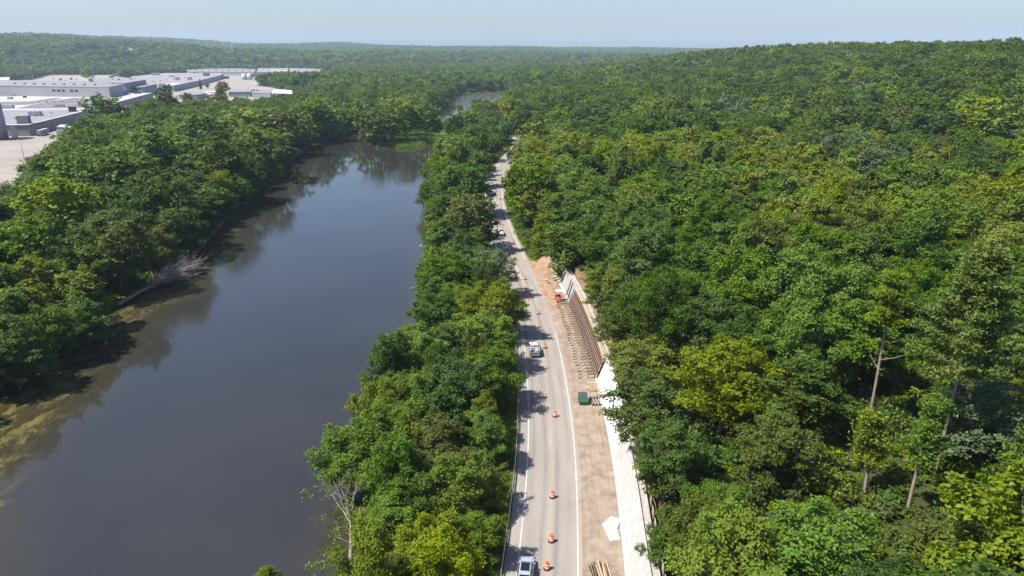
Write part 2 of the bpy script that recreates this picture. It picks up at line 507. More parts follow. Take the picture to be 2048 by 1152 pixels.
def dirt_mat():
    m, nt, out = new_mat('bare construction dirt')
    uv = pos(nt, kind='uv')
    sx = nd(nt, 'ShaderNodeSeparateXYZ'); nt.links.new(uv, sx.inputs[0])
    u, vv = sx.outputs[0], sx.outputs[1]
    n1 = noise(nt, 0.5, 6, uv, 0.6); n2 = noise(nt, 3.0, 5, uv, 0.7)
    c = ramp(nt, n1, [(0.3, (0.20, 0.150, 0.108)), (0.50, (0.29, 0.230, 0.176)), (0.72, (0.355, 0.290, 0.228))])
    red = ramp_f(nt, vv, 128, 172)
    c = mixc(nt, mathn(nt, 'MULTIPLY', red, 0.75), c, ramp(nt, n1, [(0.3, (0.28, 0.155, 0.085)), (0.7, (0.43, 0.285, 0.18))]))
    trk = ramp_f(nt, noise(nt, 1.0, 4, pos(nt, (1.9, 0.045, 1), 'uv'), 0.55), 0.52, 0.64)
    c = mixc(nt, mathn(nt, 'MULTIPLY', trk, 0.42), c, (0.22, 0.155, 0.105))
    damp = ramp_f(nt, noise(nt, 1.0, 5, pos(nt, (0.22, 0.20, 1), 'uv'), 0.65), 0.54, 0.62)
    c = mixc(nt, mathn(nt, 'MULTIPLY', damp, 0.6), c, (0.185, 0.135, 0.092))
    c = mixc(nt, mathn(nt, 'MULTIPLY', ramp_f(nt, n2, 0.62, 0.75), 0.35), c, (0.17, 0.13, 0.10))
    b = nd(nt, 'ShaderNodeBsdfPrincipled', Roughness=0.95)
    b.inputs['Specular IOR Level'].default_value = 0.15
    c = mixc(nt, 1.0, c, (0.79, 0.79, 0.79), 'MULTIPLY')
    nt.links.new(c, b.inputs['Base Color'])
    bn = nd(nt, 'ShaderNodeBump', Strength=0.7, Distance=0.10); nt.links.new(n2, bn.inputs['Height']); nt.links.new(bn.outputs[0], b.inputs['Normal'])
    nt.links.new(b.outputs[0], out.inputs[0])
    return m

M_FLOOR, M_WATER, M_ASPH, M_DIRT = forest_floor(), water_mat(), asphalt_mat(), dirt_mat()
M_WHITE = simple('white road paint', (0.50, 0.475, 0.44), 0.7, 0.3, 0.9, kind='pos', col2=(0.36, 0.33, 0.30))
M_YELLOW = simple('faded yellow road paint', (0.37, 0.285, 0.17), 0.7, 0.2, 0.6, col2=(0.27, 0.24, 0.20), kind='pos')
M_CONC = simple('pale fresh concrete', (0.43, 0.400, 0.375), 0.85, 0.17, 0.9, bump=0.15, kind='pos')
M_CONC2 = simple('grey board marked concrete', (0.34, 0.325, 0.30), 0.85, 0.22, 1.2, bump=0.3, kind='pos')
M_GUARD = simple('galvanised steel', (0.60, 0.61, 0.62), 0.45, 0.15, 2.0, metal=0.35, kind='pos')

# ---------------------------------------------------------------- ground sheet (polar grid round the camera, finer where it is seen)
th = np.radians(np.concatenate([np.linspace(-180, -56, 40)[:-1], np.linspace(-56, -42, 40)[:-1], np.linspace(-42, 42, 460)[:-1], np.linspace(42, 56, 40)[:-1], np.linspace(56, 180, 41)]))
rr = np.concatenate([[0.5], np.geomspace(6, 30, 16)[:-1], np.geomspace(30, 420, 330)[:-1], np.geomspace(420, 2600, 120)[:-1], np.geomspace(2600, 9500, 60)])
TH, RR = np.meshgrid(th, rr)
GX, GY = RR * np.sin(TH), RR * np.cos(TH)
GZ = height(GX, GY)
GC = road_c(GX, GY)
soil = sstep(0.0, 0.6, GC - wall_off(GY) - 2.0) * sstep(9, 2.5, GC - wall_off(GY)) * (GY < WALL_Y1 + 12) * (GY > 0)
soil = np.maximum(soil, (GC > 4.4) * sstep(14, 9, GC) * sstep(WALL_Y1 - 6, WALL_Y1 - 2, GY) * sstep(SITE_Y1 + 4, SITE_Y1 - 3, GY))
soil = np.maximum(soil, 0.8 * sstep(WZ + 0.75, WZ + 0.15, GZ) * (GY < 500))
grass = sstep(-13, -7, GC) * sstep(-4.5, -5.5, GC) * 0.5 * (GY < 420) + sstep(4.0, 4.6, GC) * sstep(11, 6, GC) * sstep(SITE_Y1 - 2, SITE_Y1 + 3, GY) * (GY < 430) * 0.9
_, gdi = bankd(GX, GY)
isl_c = gp(818, 287, WZ)[:2]
grass = np.maximum(grass, (gdi < -0.8) * sstep(60, 25, np.hypot((GX - isl_c[0]) * 1.25, (GY - isl_c[1]) * 0.9)))
me = np_mesh('ground', np.stack([GX, GY, GZ], -1).reshape(-1, 3), grid_faces(*GX.shape)[:, ::-1], {'soil': soil.ravel(), 'grass': np.clip(grass, 0, 1).ravel()}, True, [M_FLOOR])
tag(link('ground', me), kind='structure')

# ---------------------------------------------------------------- river water
wx = np.concatenate([np.arange(-320, 40, 2.5), np.arange(40, 60, 5)])
wy = np.concatenate([np.arange(-120, 420, 2.5), np.arange(420, 1500, 7.0)])
WX, WY = np.meshgrid(wx, wy)
wd_, wdi = bankd(WX, WY)
inside = -wd_
lbd = sdist(np.array(lb + [np.array([-900.0, 900.0]), np.array([-900.0, -200.0])]), WX, WY)      # distance off the far bank
leftish = sstep(0, -1, np.minimum(lbd, 0) * 0 + (WX - np.interp(WY, [p[1] for p in rb[1:]], [p[0] for p in rb[1:]])))
lw = 27 * (0.6 + 0.8 * fbm(WY / 40, WY * 0 + 3.3, 31)) * np.interp(WY, [20, 90, 170, 230, 330], [1.25, 1.1, 0.85, 0.55, 0.35])
shoal = np.clip(1 - np.maximum(lbd, 0) / lw, 0, 1) ** 0.8
farR = sstep(620, 760, WY)
shoal = np.maximum(shoal, farR * 0.8 * fbm(WX / 30, WY / 60, 17))
shoal = np.maximum(shoal, 0.9 * sstep(16, 2, np.abs(wdi)))
rbd = inside * 1.0
shoal = np.maximum(shoal, 0.55 * sstep(9, 0, rbd) * (WY < 420))
weed = sstep(0.15, 0.5, shoal) * sstep(1.5, 5, lbd) * (WY < 330) * np.interp(WY, [60, 130, 190, 330], [1, 1, 0.7, 0.4]) * (np.maximum(lbd, 0) < lw * 0.62)
weed = np.maximum(weed, farR * sstep(800, 1000, WY) * 1.0)
me = np_mesh('river', np.stack([WX, WY, np.full_like(WX, WZ)], -1).reshape(-1, 3), grid_faces(*WX.shape), {'shoal': shoal.ravel(), 'weed': np.clip(weed, 0, 1).ravel()}, True, [M_WATER])
tag(link('river', me), kind='structure')

# ---------------------------------------------------------------- road, markings, dirt strip
def strip(name, a, b, zf, mat, y0, y1, ncol=2, parent=None, dy=2.0):
    ys = np.arange(y0, y1 + dy, dy)
    a_ = a(ys) if callable(a) else np.full(len(ys), a); b_ = b(ys) if callable(b) else np.full(len(ys), b)
    t = np.linspace(0, 1, ncol)
    Cc = a_[:, None] * (1 - t) + b_[:, None] * t
    S = np.interp(ys, RY, RS)[:, None]; n = np.sqrt(1 + S * S)
    Xs = np.interp(ys, RY, RX)[:, None] + Cc / n
    Ys = ys[:, None] - Cc * S / n
    Zs = zf(Cc, ys[:, None] + 0 * Cc) if callable(zf) else np.full(Cc.shape, zf)
    me = np_mesh(name, np.stack([Xs, Ys, Zs], -1).reshape(-1, 3), grid_faces(len(ys), ncol), None, True, [mat])
    uv = me.uv_layers.new(name='UVMap')
    li = np.empty(len(me.loops), np.int32); me.loops.foreach_get('vertex_index', li)
    U = np.stack([Cc.ravel(), np.repeat(ys, ncol)], 1)[li]
    uv.data.foreach_set('uv', U.astype(np.float32).ravel())
    return link(name, me, parent)

RYA, RYB = -60.0, 505.0
road = tag(strip('road', -5.15, lambda y: np.where(y < SITE_Y1, 4.25, 4.5), 0.0, M_ASPH, RYA, RYB, 11), kind='structure')
def marking(name, off, w, mat, y0, y1):
    o = strip(name, off - w / 2, off + w / 2, 0.005, mat, y0, y1, 2, road); return o
marking('edge_line', -3.55, 0.17, M_WHITE, RYA, RYB)
marking('edge_line', 3.62, 0.17, M_WHITE, RYA, y_of(672))
marking('edge_line', 3.55, 0.17, M_WHITE, y_of(520), RYB)
marking('centre_line', -0.15, 0.12, M_YELLOW, RYA, y_of(640))
marking('centre_line', 0.15, 0.12, M_YELLOW, RYA, y_of(640))
marking('centre_line', -0.15, 0.12, M_YELLOW, y_of(470), RYB)
marking('centre_line', 0.15, 0.12, M_YELLOW, y_of(470), RYB)
# temporary yellow line that swings round the works
tl = [gp(x, y)[:2] for x, y in [(1011, 480), (1024, 511), (1039, 548), (1047, 566), (1055, 588), (1056, 597), (1052, 605)]]
tp = np.array(tl); tt = np.linspace(0, 1, 60); tk = np.linspace(0, 1, len(tp))
tp = np.stack([np.interp(tt, tk, tp[:, 0]), np.interp(tt, tk, tp[:, 1])], 1)
tn = np.gradient(tp, axis=0); tn = np.stack([tn[:, 1], -tn[:, 0]], 1); tn /= np.linalg.norm(tn, axis=1)[:, None]
TP = np.stack([np.concatenate([tp - tn * 0.13, np.full((60, 1), 0.009)], 1), np.concatenate([tp + tn * 0.13, np.full((60, 1), 0.009)], 1)], 1)
MB().grid(TP).build('temporary_line', simple('bright yellow tape', (0.62, 0.36, 0.10), 0.7, 0.2), road)

def dirt_z(c, y):
    e = sstep(4.1, 5.0, c) * sstep(9.6, 8.9, c)
    band = np.exp(-((y / 6.5 - np.round(y / 6.5)) / 0.09) ** 2) * (y > 78) * (y < 125)      # low ridges scraped across the strip
    return 0.022 + e * (0.05 + 0.16 * (fbm(c / 1.4, y / 1.4, 41) - 0.5) + 0.10 * band * vnoise(c / 1.0, y / 2.0, 44) + 0.12 * (fbm(c / 0.5, y / 0.5, 47, 2) - 0.5))
tag(strip('dirt_ground', lambda y: 4.12 + 0.35 * (fbm(y / 5, y * 0 + 1, 51) - 0.5), lambda y: wall_off(y) + 0.08, dirt_z, M_DIRT, -20, SITE_Y1, 26, None, 0.5), kind='structure')
# ================================================================ trees
def leaf_mat(name, c1, c2, vary=0.3, trans=0.40):
    m, nt, out = new_mat(name)
    lv = nd(nt, 'ShaderNodeAttribute', attribute_name='lv').outputs['Fac']
    oi = nt.nodes.new('ShaderNodeObjectInfo').outputs['Random']
    c = mixc(nt, lv, c1, c2)
    hsv = nt.nodes.new('ShaderNodeHueSaturation')
    nt.links.new(mathn(nt, 'ADD', 0.492, mathn(nt, 'MULTIPLY', oi, 0.030)), hsv.inputs['Hue'])
    r2 = mathn(nt, 'FRACT', mathn(nt, 'MULTIPLY', oi, 37.7))
    nt.links.new(mathn(nt, 'ADD', 1 - vary, mathn(nt, 'MULTIPLY', r2, vary * 2)), hsv.inputs['Value'])
    nt.links.new(mathn(nt, 'ADD', 0.92, mathn(nt, 'MULTIPLY', mathn(nt, 'FRACT', mathn(nt, 'MULTIPLY', oi, 91.3)), 0.20)), hsv.inputs['Saturation'])
    nt.links.new(c, hsv.inputs['Color'])
    b = nd(nt, 'ShaderNodeBsdfPrincipled', Roughness=0.55)
    b.inputs['Specular IOR Level'].default_value = 0.16
    nt.links.new(hsv.outputs[0], b.inputs['Base Color'])
    t = nt.nodes.new('ShaderNodeBsdfTranslucent')
    tc = mixc(nt, 0.35, hsv.outputs[0], (0.16, 0.20, 0.02))
    nt.links.new(tc, t.inputs[0])
    mx = nt.nodes.new('ShaderNodeMixShader'); mx.inputs[0].default_value = trans
    nt.links.new(b.outputs[0], mx.inputs[1]); nt.links.new(t.outputs[0], mx.inputs[2])
    nt.links.new(mx.outputs[0], out.inputs[0])
    return m

SPECIES = {   # colour of the leaves, the word for it
    'green':  (leaf_mat('fresh green leaves', (0.062, 0.108, 0.011), (0.130, 0.191, 0.020)), 'fresh green'),
    'deep':   (leaf_mat('deep green leaves', (0.040, 0.075, 0.012), (0.085, 0.130, 0.021)), 'deep green'),
    'lime':   (leaf_mat('yellow green leaves', (0.105, 0.152, 0.011), (0.194, 0.236, 0.018), 0.2), 'yellow green'),
    'olive':  (leaf_mat('olive green leaves', (0.062, 0.084, 0.015), (0.112, 0.141, 0.028), 0.18), 'olive green'),
    'sage':   (leaf_mat('grey green leaves', (0.074, 0.109, 0.047), (0.145, 0.191, 0.088), 0.18), 'grey green'),
}
SPN = list(SPECIES)
M_GOLD = leaf_mat('golden leaves', (0.237, 0.209, 0.024), (0.332, 0.292, 0.040), 0.08)
M_RUST = leaf_mat('withered rust brown leaves', (0.126, 0.055, 0.021), (0.237, 0.118, 0.047), 0.1)
M_NEEDLE = leaf_mat('pine needles', (0.071, 0.107, 0.011), (0.158, 0.209, 0.028), 0.10, 0.3)
M_NEEDLE2 = leaf_mat('dark spruce needles', (0.014, 0.028, 0.013), (0.032, 0.049, 0.021), 0.15, 0.15)
M_BARK = simple('grey brown bark', (0.150, 0.115, 0.085), 0.9, 0.35, 2.5, bump=0.4)
M_PBARK = simple('pale pine bark', (0.27, 0.20, 0.155), 0.9, 0.35, 2.0, bump=0.4)
M_DEAD = simple('bleached dead wood', (0.36, 0.30, 0.25), 0.9, 0.3, 2.0, bump=0.3)

def unit(v): return v / (np.linalg.norm(v, axis=-1, keepdims=True) + 1e-9)

def leaf_quads(C, Nn, L, W, g):
    """one bent-diamond leaf spray per centre"""
    n = len(C)
    rnd = unit(g.normal(size=(n, 3)))
    a = unit(np.cross(Nn, rnd)); b = np.cross(Nn, a)
    l = L * g.uniform(0.65, 1.25, (n, 1)); w = W * g.uniform(0.65, 1.25, (n, 1))
    droop = Nn * (l * 0.25)
    V = np.stack([C - a * l - droop, C + b * w, C + a * l - droop, C - b * w], 1)
    return V.reshape(-1, 3)

def crown_geo(seed, Rr, H, nl, ntuft, nleaf, L, spread, low=0.30, form='dome'):
    """leaf sprays gathered in tufts over the lobes of a crown; H total height, low = where the crown starts"""
    g = np.random.default_rng(seed)
    zc, hz_ = H * (low + (1 - low) * 0.46), H * (1 - low) * 0.5
    lobes = [(np.array([0, 0, zc]), Rr * 0.52)]
    ga = g.uniform(0, 6.28)
    for i in range(nl):
        u = (i + 0.5) / nl
        cz = 1 - 1.72 * u
        ph = ga + i * 2.39996 + g.uniform(-0.35, 0.35)
        s = math.sqrt(max(0.02, 1 - min(1, abs(cz)) ** 2))
        k = g.uniform(0.50, 0.95)
        rx = Rr * k
        if form == 'tall': rx *= 0.8 if cz > 0.3 else 1.0
        if form == 'vase': rx *= 1.15 if cz > -0.2 else 0.6
        c = np.array([math.cos(ph) * s * rx, math.sin(ph) * s * rx, zc + cz * hz_ * g.uniform(0.62, 0.86)])
        lobes.append((c, Rr * (0.16 + 0.25 * g.random() ** 1.4)))
    area = sum(r * r for _, r in lobes)
    T, D = [], []
    for c, r in lobes:
        n = max(3, int(ntuft * 1.9 * r * r / area))
        d = unit(g.normal(size=(n, 3)) + np.array([0, 0, 0.25]))
        p = c + d * (r * g.uniform(0.72, 1.10, (n, 1))) * np.array([1, 1, 0.82])
        T.append(p); D.append(d)
    for i in range(nl * 2):                                       # ragged sprays that stand out of the outline
        c, r = lobes[1 + int(g.integers(0, len(lobes) - 1))]
        out = unit(np.array([c[0], c[1], (c[2] - zc) * 0.9 + 0.6]) + g.normal(size=3) * 0.9)
        k = 5; st_ = r * np.linspace(0.9, 1.45, k)[:, None]
        T.append(c + out * st_ + g.normal(size=(k, 3)) * 0.12); D.append(np.repeat(unit(out + np.array([0, 0, .6]))[None], k, 0))
    T, D = np.concatenate(T), np.concatenate(D)
    keep = np.ones(len(T), bool)
    for c, r in lobes: keep &= (np.linalg.norm((T - c) / np.array([1, 1, 0.82]), axis=1) > r * 0.66)
    keep &= T[:, 2] > H * low * 0.8
    T, D = T[keep], D[keep]
    T, D = T[:ntuft * 2], D[:ntuft * 2]
    per = max(1, int(nleaf / len(T)))
    tv = g.uniform(0, 1, len(T))
    hgt = (T[:, 2] - H * low) / (H * (1 - low))
    C = np.repeat(T, per, 0) + g.normal(size=(len(T) * per, 3)) * spread * np.array([1, 1, 0.62])
    Dn = np.repeat(D, per, 0)
    Nn = unit(Dn * 0.75 + np.array([0, 0, 0.45]) + g.normal(size=C.shape) * 0.55)
    V = leaf_quads(C, Nn, L, L * 0.62, g)
    lv = np.clip(np.repeat(np.repeat(tv, per) * 0.5 + g.uniform(0, 0.5, len(C)), 4), 0, 1)
    return V, lv, lobes

def crown_mesh(name, geo, mat):
    V, lv, _ = geo
    return np_mesh(name, V, np.arange(len(V)).reshape(-1, 4), {'lv': lv}, False, [mat])

def trunk_mb(seed, H, low, lobes, r0, n=6, every=1):
    g = random.Random(seed)
    mb = MB()
    fork = H * (low + 0.16)
    lean = Vector((g.uniform(-0.3, 0.3), g.uniform(-0.3, 0.3), 0))
    pts = [Vector((0, 0, -0.6)), Vector((0, 0, 0.4)), lean * 0.5 + Vector((0, 0, fork * 0.55)), lean + Vector((0, 0, fork)), lean * 1.4 + Vector((0, 0, H * 0.74))]
    mb.tube(pts, [r0 * 1.35, r0, r0 * 0.82, r0 * 0.65, r0 * 0.16], n)
    for i, (c, r) in enumerate(lobes[1:]):
        if i % every: continue
        t = g.uniform(0.55, 1.0)
        a = pts[2].lerp(pts[3], t) if g.random() < 0.7 else pts[3].lerp(pts[4], 0.4)
        e = Vector(c)
        m1 = a.lerp(e, 0.5) + Vector((0, 0, -0.05 * H * (e - a).length / H)) + Vector((g.uniform(-.3, .3), g.uniform(-.3, .3), 0.3))
        rr_ = r0 * g.uniform(0.25, 0.38)
        mb.tube([a, m1, e], [rr_, rr_ * 0.65, rr_ * 0.2], 4, cap=False)
        for q in range(2):
            f = e + Vector((g.uniform(-1, 1), g.uniform(-1, 1), g.uniform(0.1, 1))).normalized() * r * 0.9
            mb.tube([m1.lerp(e, 0.5), f], [rr_ * 0.35, rr_ * 0.1], 3, cap=False)
    return mb

BASE_H, BASE_R = 14.0, 5.0
FORMS = [('dome', 20, 0.13), ('dome', 26, 0.10), ('tall', 20, 0.10), ('vase', 20, 0.17), ('dome', 16, 0.12), ('tall', 24, 0.08), ('vase', 24, 0.12), ('dome', 14, 0.16), ('tall', 13, 0.14)]
LODS = [dict(nt=470, nl=15500, L=0.185, sp=0.27, nf=9), dict(nt=340, nl=4800, L=0.32, sp=0.34, nf=7), dict(nt=240, nl=1400, L=0.58, sp=0.44, nf=6), dict(nt=120, nl=300, L=1.15, sp=0.55, nf=4)]
CROWN, TRUNK, PROTO = {}, {}, []
forest_kit = bpy.data.collections.new('forest kit')                 # sources of the far wood's instances, not linked to the scene
for l, q in enumerate(LODS):
    for f in range(q['nf']):
        form, nl, low = FORMS[f]
        geo = crown_geo(100 + f, BASE_R * (0.86 if form == 'tall' else 1.0), BASE_H * (1.08 if form == 'tall' else 1.0), nl, q['nt'], q['nl'], q['L'], q['sp'], low, form)
        CROWN[l, f] = crown_mesh('crown', geo, SPECIES['green'][0])
        if l < 3:
            TRUNK[l, f] = trunk_mb(f, BASE_H, low, geo[2], 0.26, 6 if l < 2 else 4, 1 if l == 0 else 2 if l == 1 else 5).mesh('trunk')
            TRUNK[l, f].materials.append(M_BARK)
for l, q in enumerate(LODS):
    for s, sp in enumerate(SPN):
        for f in range(q['nf']):
            o = bpy.data.objects.new(f'kit {len(PROTO):03d}', CROWN[l, f])
            o.material_slots[0].link = 'OBJECT'; o.material_slots[0].material = SPECIES[sp][0]
            forest_kit.objects.link(o)
            PROTO.append((l, s, f))
PIDX = {k: i for i, k in enumerate(PROTO)}

# ---------------------------------------------------------------- where trees stand
_ts = np.concatenate([np.arange(30, 900, 4.0), np.geomspace(900, 9000, 900)])
def hit(px, py):
    """where the photograph's ray through (px, py) meets the terrain"""
    a, b = gp(px, py + 400, 0), None
    x, y = (px - 1024.0) / FPX, -(py - 576.0) / FPX
    d = np.array([x, y * math.sin(PITCH) + math.cos(PITCH), y * math.cos(PITCH) - math.sin(PITCH)])
    P = d[None, :] * _ts[:, None]; P[:, 2] += CAM_H
    below = P[:, 2] < height(P[:, 0], P[:, 1])
    k = int(np.argmax(below)) if below.any() else len(_ts) - 1
    p = P[k].copy(); p[2] = hz(p[0], p[1])
    return p
FAR_ROAD = [(212, 134), (226, 128), (240, 122), (252, 116)]
FAR_ROAD2 = [(276, 114), (272, 107), (262, 100), (256, 96)]
frp, frp2 = [hit(*q) for q in FAR_ROAD], [hit(*q) for q in FAR_ROAD2]
def ribbon(ps, w):
    P = np.array(ps)[:, :2]; n = np.gradient(P, axis=0); n = np.stack([n[:, 1], -n[:, 0]], 1); n /= np.linalg.norm(n, axis=1)[:, None]
    return P - n * w, P + n * w
CLEAR = []
for ps, w in ((frp, 14), (frp2, 11)):
    a_, b_ = ribbon(ps, w); CLEAR.append(np.concatenate([a_, b_[::-1]]))
HOUSES = [((222, 107), 34, 12, 10, 'grey', 'long white building with a pale grey roof beside the distant road'), ((247, 105), 16, 10, 8, 'white', 'small white house right by the distant road bend'),
          ((306, 119), 36, 16, 9, 'mint', 'low building with a pale mint green roof among the distant trees'), ((299, 121), 26, 10, 6, 'mint', 'lower mint green roofed wing in front of the larger mint roof'), ((625, 134), 16, 8, 6, 'white', 'tiny white building at the wood edge behind the far halls')]
HP = []
for (px, py), w, d, h, c, lab in HOUSES:
    p = hit(px, py); HP.append((p, w, d, h, c, lab))
    CLEAR.append(np.array([[p[0] - w * 0.7 - 6, p[1] - 230], [p[0] + w * 0.7 + 6, p[1] - 230], [p[0] + w * 0.7 + 6, p[1] + d + 4], [p[0] - w * 0.7 - 6, p[1] + d + 4]]))
def allowed(X, Y, rad):
    c = road_c(X, Y); wl = wall_off(Y)
    dr, di = bankd(X, Y)
    ok = (dr > 0.8) & (di > 0.5)
    yl = Y
    left = (c < 0)
    ok &= ~(left & (c > -5.7 - rad * 0.80) & (Y < 520))
    lim = np.where(Y < WALL_Y1 + 3, wl + 3.1 + rad * 0.62, np.where(Y < SITE_Y1 + 8, 7.5 + rad * 0.75, 5.6 + rad * 0.62))
    ok &= ~(~left & (c < lim) & (Y < 520))
    yd = sdist(YARD, X, Y)
    ok &= yd > 2.5
    for poly in CLEAR: ok &= sdist(poly, X, Y) > 5
    return ok

def jgrid(x0, x1, y0, y1, s, seed, jit=0.40):
    nx, ny = int((x1 - x0) / s), int((y1 - y0) / s)
    I, J = np.meshgrid(np.arange(nx), np.arange(ny))
    X = x0 + (I + 0.5 + 0.5 * (J % 2) + (hash2(I, J, seed) - 0.5) * 2 * jit) * s
    Y = y0 + (J + 0.5 + (hash2(I, J, seed + 1) - 0.5) * 2 * jit) * s
    return X.ravel(), Y.ravel(), hash2(I, J, seed + 2).ravel(), hash2(I, J, seed + 3).ravel(), hash2(I, J, seed + 4).ravel(), hash2(I, J, seed + 5).ravel()

T = []      # columns: X, Y, radius, height, species, form, rot
def add_zone(x0, x1, y0, y1, s, seed, sel, rfun, hfun, spfun, jit=0.40):
    X, Y, a, b, c_, d_ = jgrid(x0, x1, y0, y1, s, seed, jit)
    Rd = rfun(X, Y, a); Hh = hfun(X, Y, b)
    ok = sel(X, Y) & allowed(X, Y, Rd)
    X, Y, Rd, Hh, c_, d_ = X[ok], Y[ok], Rd[ok], Hh[ok], c_[ok], d_[ok]
    sp = spfun(X, Y, c_)
    T.append(np.stack([X, Y, Rd, Hh, sp, np.floor(d_ * 9), d_ * 97 % 6.28], 1))

def in_view(X, Y, mx=0.92, pad=60): return (np.abs(X) < mx * Y + pad)
def pick(cuts):
    """cuts: cumulative shares of green, deep, lime, olive, sage"""
    return lambda u: np.searchsorted(np.array(cuts), u)
def mixed(X, Y, u, table, s=38, seed=61):
    n = fbm(X / s, Y / s, seed, 2)
    v = np.clip(0.45 * u + 0.55 * np.clip((n - 0.5) * 2.2 + 0.5, 0, 0.999), 0, 0.999)
    return np.searchsorted(np.array(table), v)
def river_side(X, Y): return road_c(X, Y) < 0
def left_land(X, Y): return (X < np.interp(Y, [p[1] for p in lb], [p[0] for p in lb]) + 3) & (Y < 620)
STRIP_T = [0.42, 0.54, 0.86, 0.95, 1.0]
HILL_T = [0.42, 0.58, 0.82, 0.93, 1.0]
LEFT_T = [0.42, 0.72, 0.84, 0.96, 1.0]
FAR_T = [0.36, 0.70, 0.80, 0.92, 1.0]
dist = lambda X, Y: np.hypot(X, Y)
# the strip between river and guard rail
add_zone(-45, 20, 40, 470, 6.9, 11, lambda X, Y: river_side(X, Y) & ~left_land(X, Y) & (road_c(X, Y) > -60),
         lambda X, Y, a: 3.2 + 2.8 * a, lambda X, Y, b: 9 + 7.5 * b, lambda X, Y, u: mixed(X, Y, u, STRIP_T, 16))
# hillside
add_zone(5, 420, 22, 330, 8.9, 21, lambda X, Y: ~river_side(X, Y) & in_view(X, Y) & (dist(X, Y) < 330),
         lambda X, Y, a: 5.0 + 3.2 * a, lambda X, Y, b: 11 + 8.5 * b, lambda X, Y, u: np.where((X < 105) & (Y > 130), mixed(X, Y, u, [0.40, 0.46, 0.88, 0.95, 1.0], 34), mixed(X, Y, u, HILL_T, 34)))
# far bank
add_zone(-420, 20, 40, 620, 9.2, 31, lambda X, Y: left_land(X, Y) & in_view(X, Y) & (dist(X, Y) < 640),
         lambda X, Y, a: 5.6 + 3.2 * a, lambda X, Y, b: 12.5 + 7.5 * b, lambda X, Y, u: mixed(X, Y, u, LEFT_T, 45))
# middle distance
add_zone(-1000, 1000, 300, 1000, 11.4, 41, lambda X, Y: in_view(X, Y) & ~(left_land(X, Y) & (dist(X, Y) < 640)) & ~((~river_side(X, Y)) & (dist(X, Y) < 330)) & ~(river_side(X, Y) & (Y < 470) & (road_c(X, Y) > -60)) & (dist(X, Y) < 1000),
         lambda X, Y, a: 5.5 + 3.8 * a, lambda X, Y, b: 10.5 + 11 * b, lambda X, Y, u: mixed(X, Y, u, FAR_T, 60))
add_zone(-2600, 2600, 500, 2600, 13.5, 51, lambda X, Y: in_view(X, Y) & (dist(X, Y) >= 1000) & (dist(X, Y) < 2600),
         lambda X, Y, a: 5.4 + 4.2 * a, lambda X, Y, b: 10 + 15 * b, lambda X, Y, u: mixed(X, Y, u, FAR_T, 120))
add_zone(-6400, 6400, 1500, 7000, 26, 55, lambda X, Y: in_view(X, Y) & (dist(X, Y) >= 2600) & (dist(X, Y) < 6900),
         lambda X, Y, a: 10 + 8 * a, lambda X, Y, b: 12 + 24 * b, lambda X, Y, u: mixed(X, Y, u, FAR_T, 300))
T = np.concatenate(T)

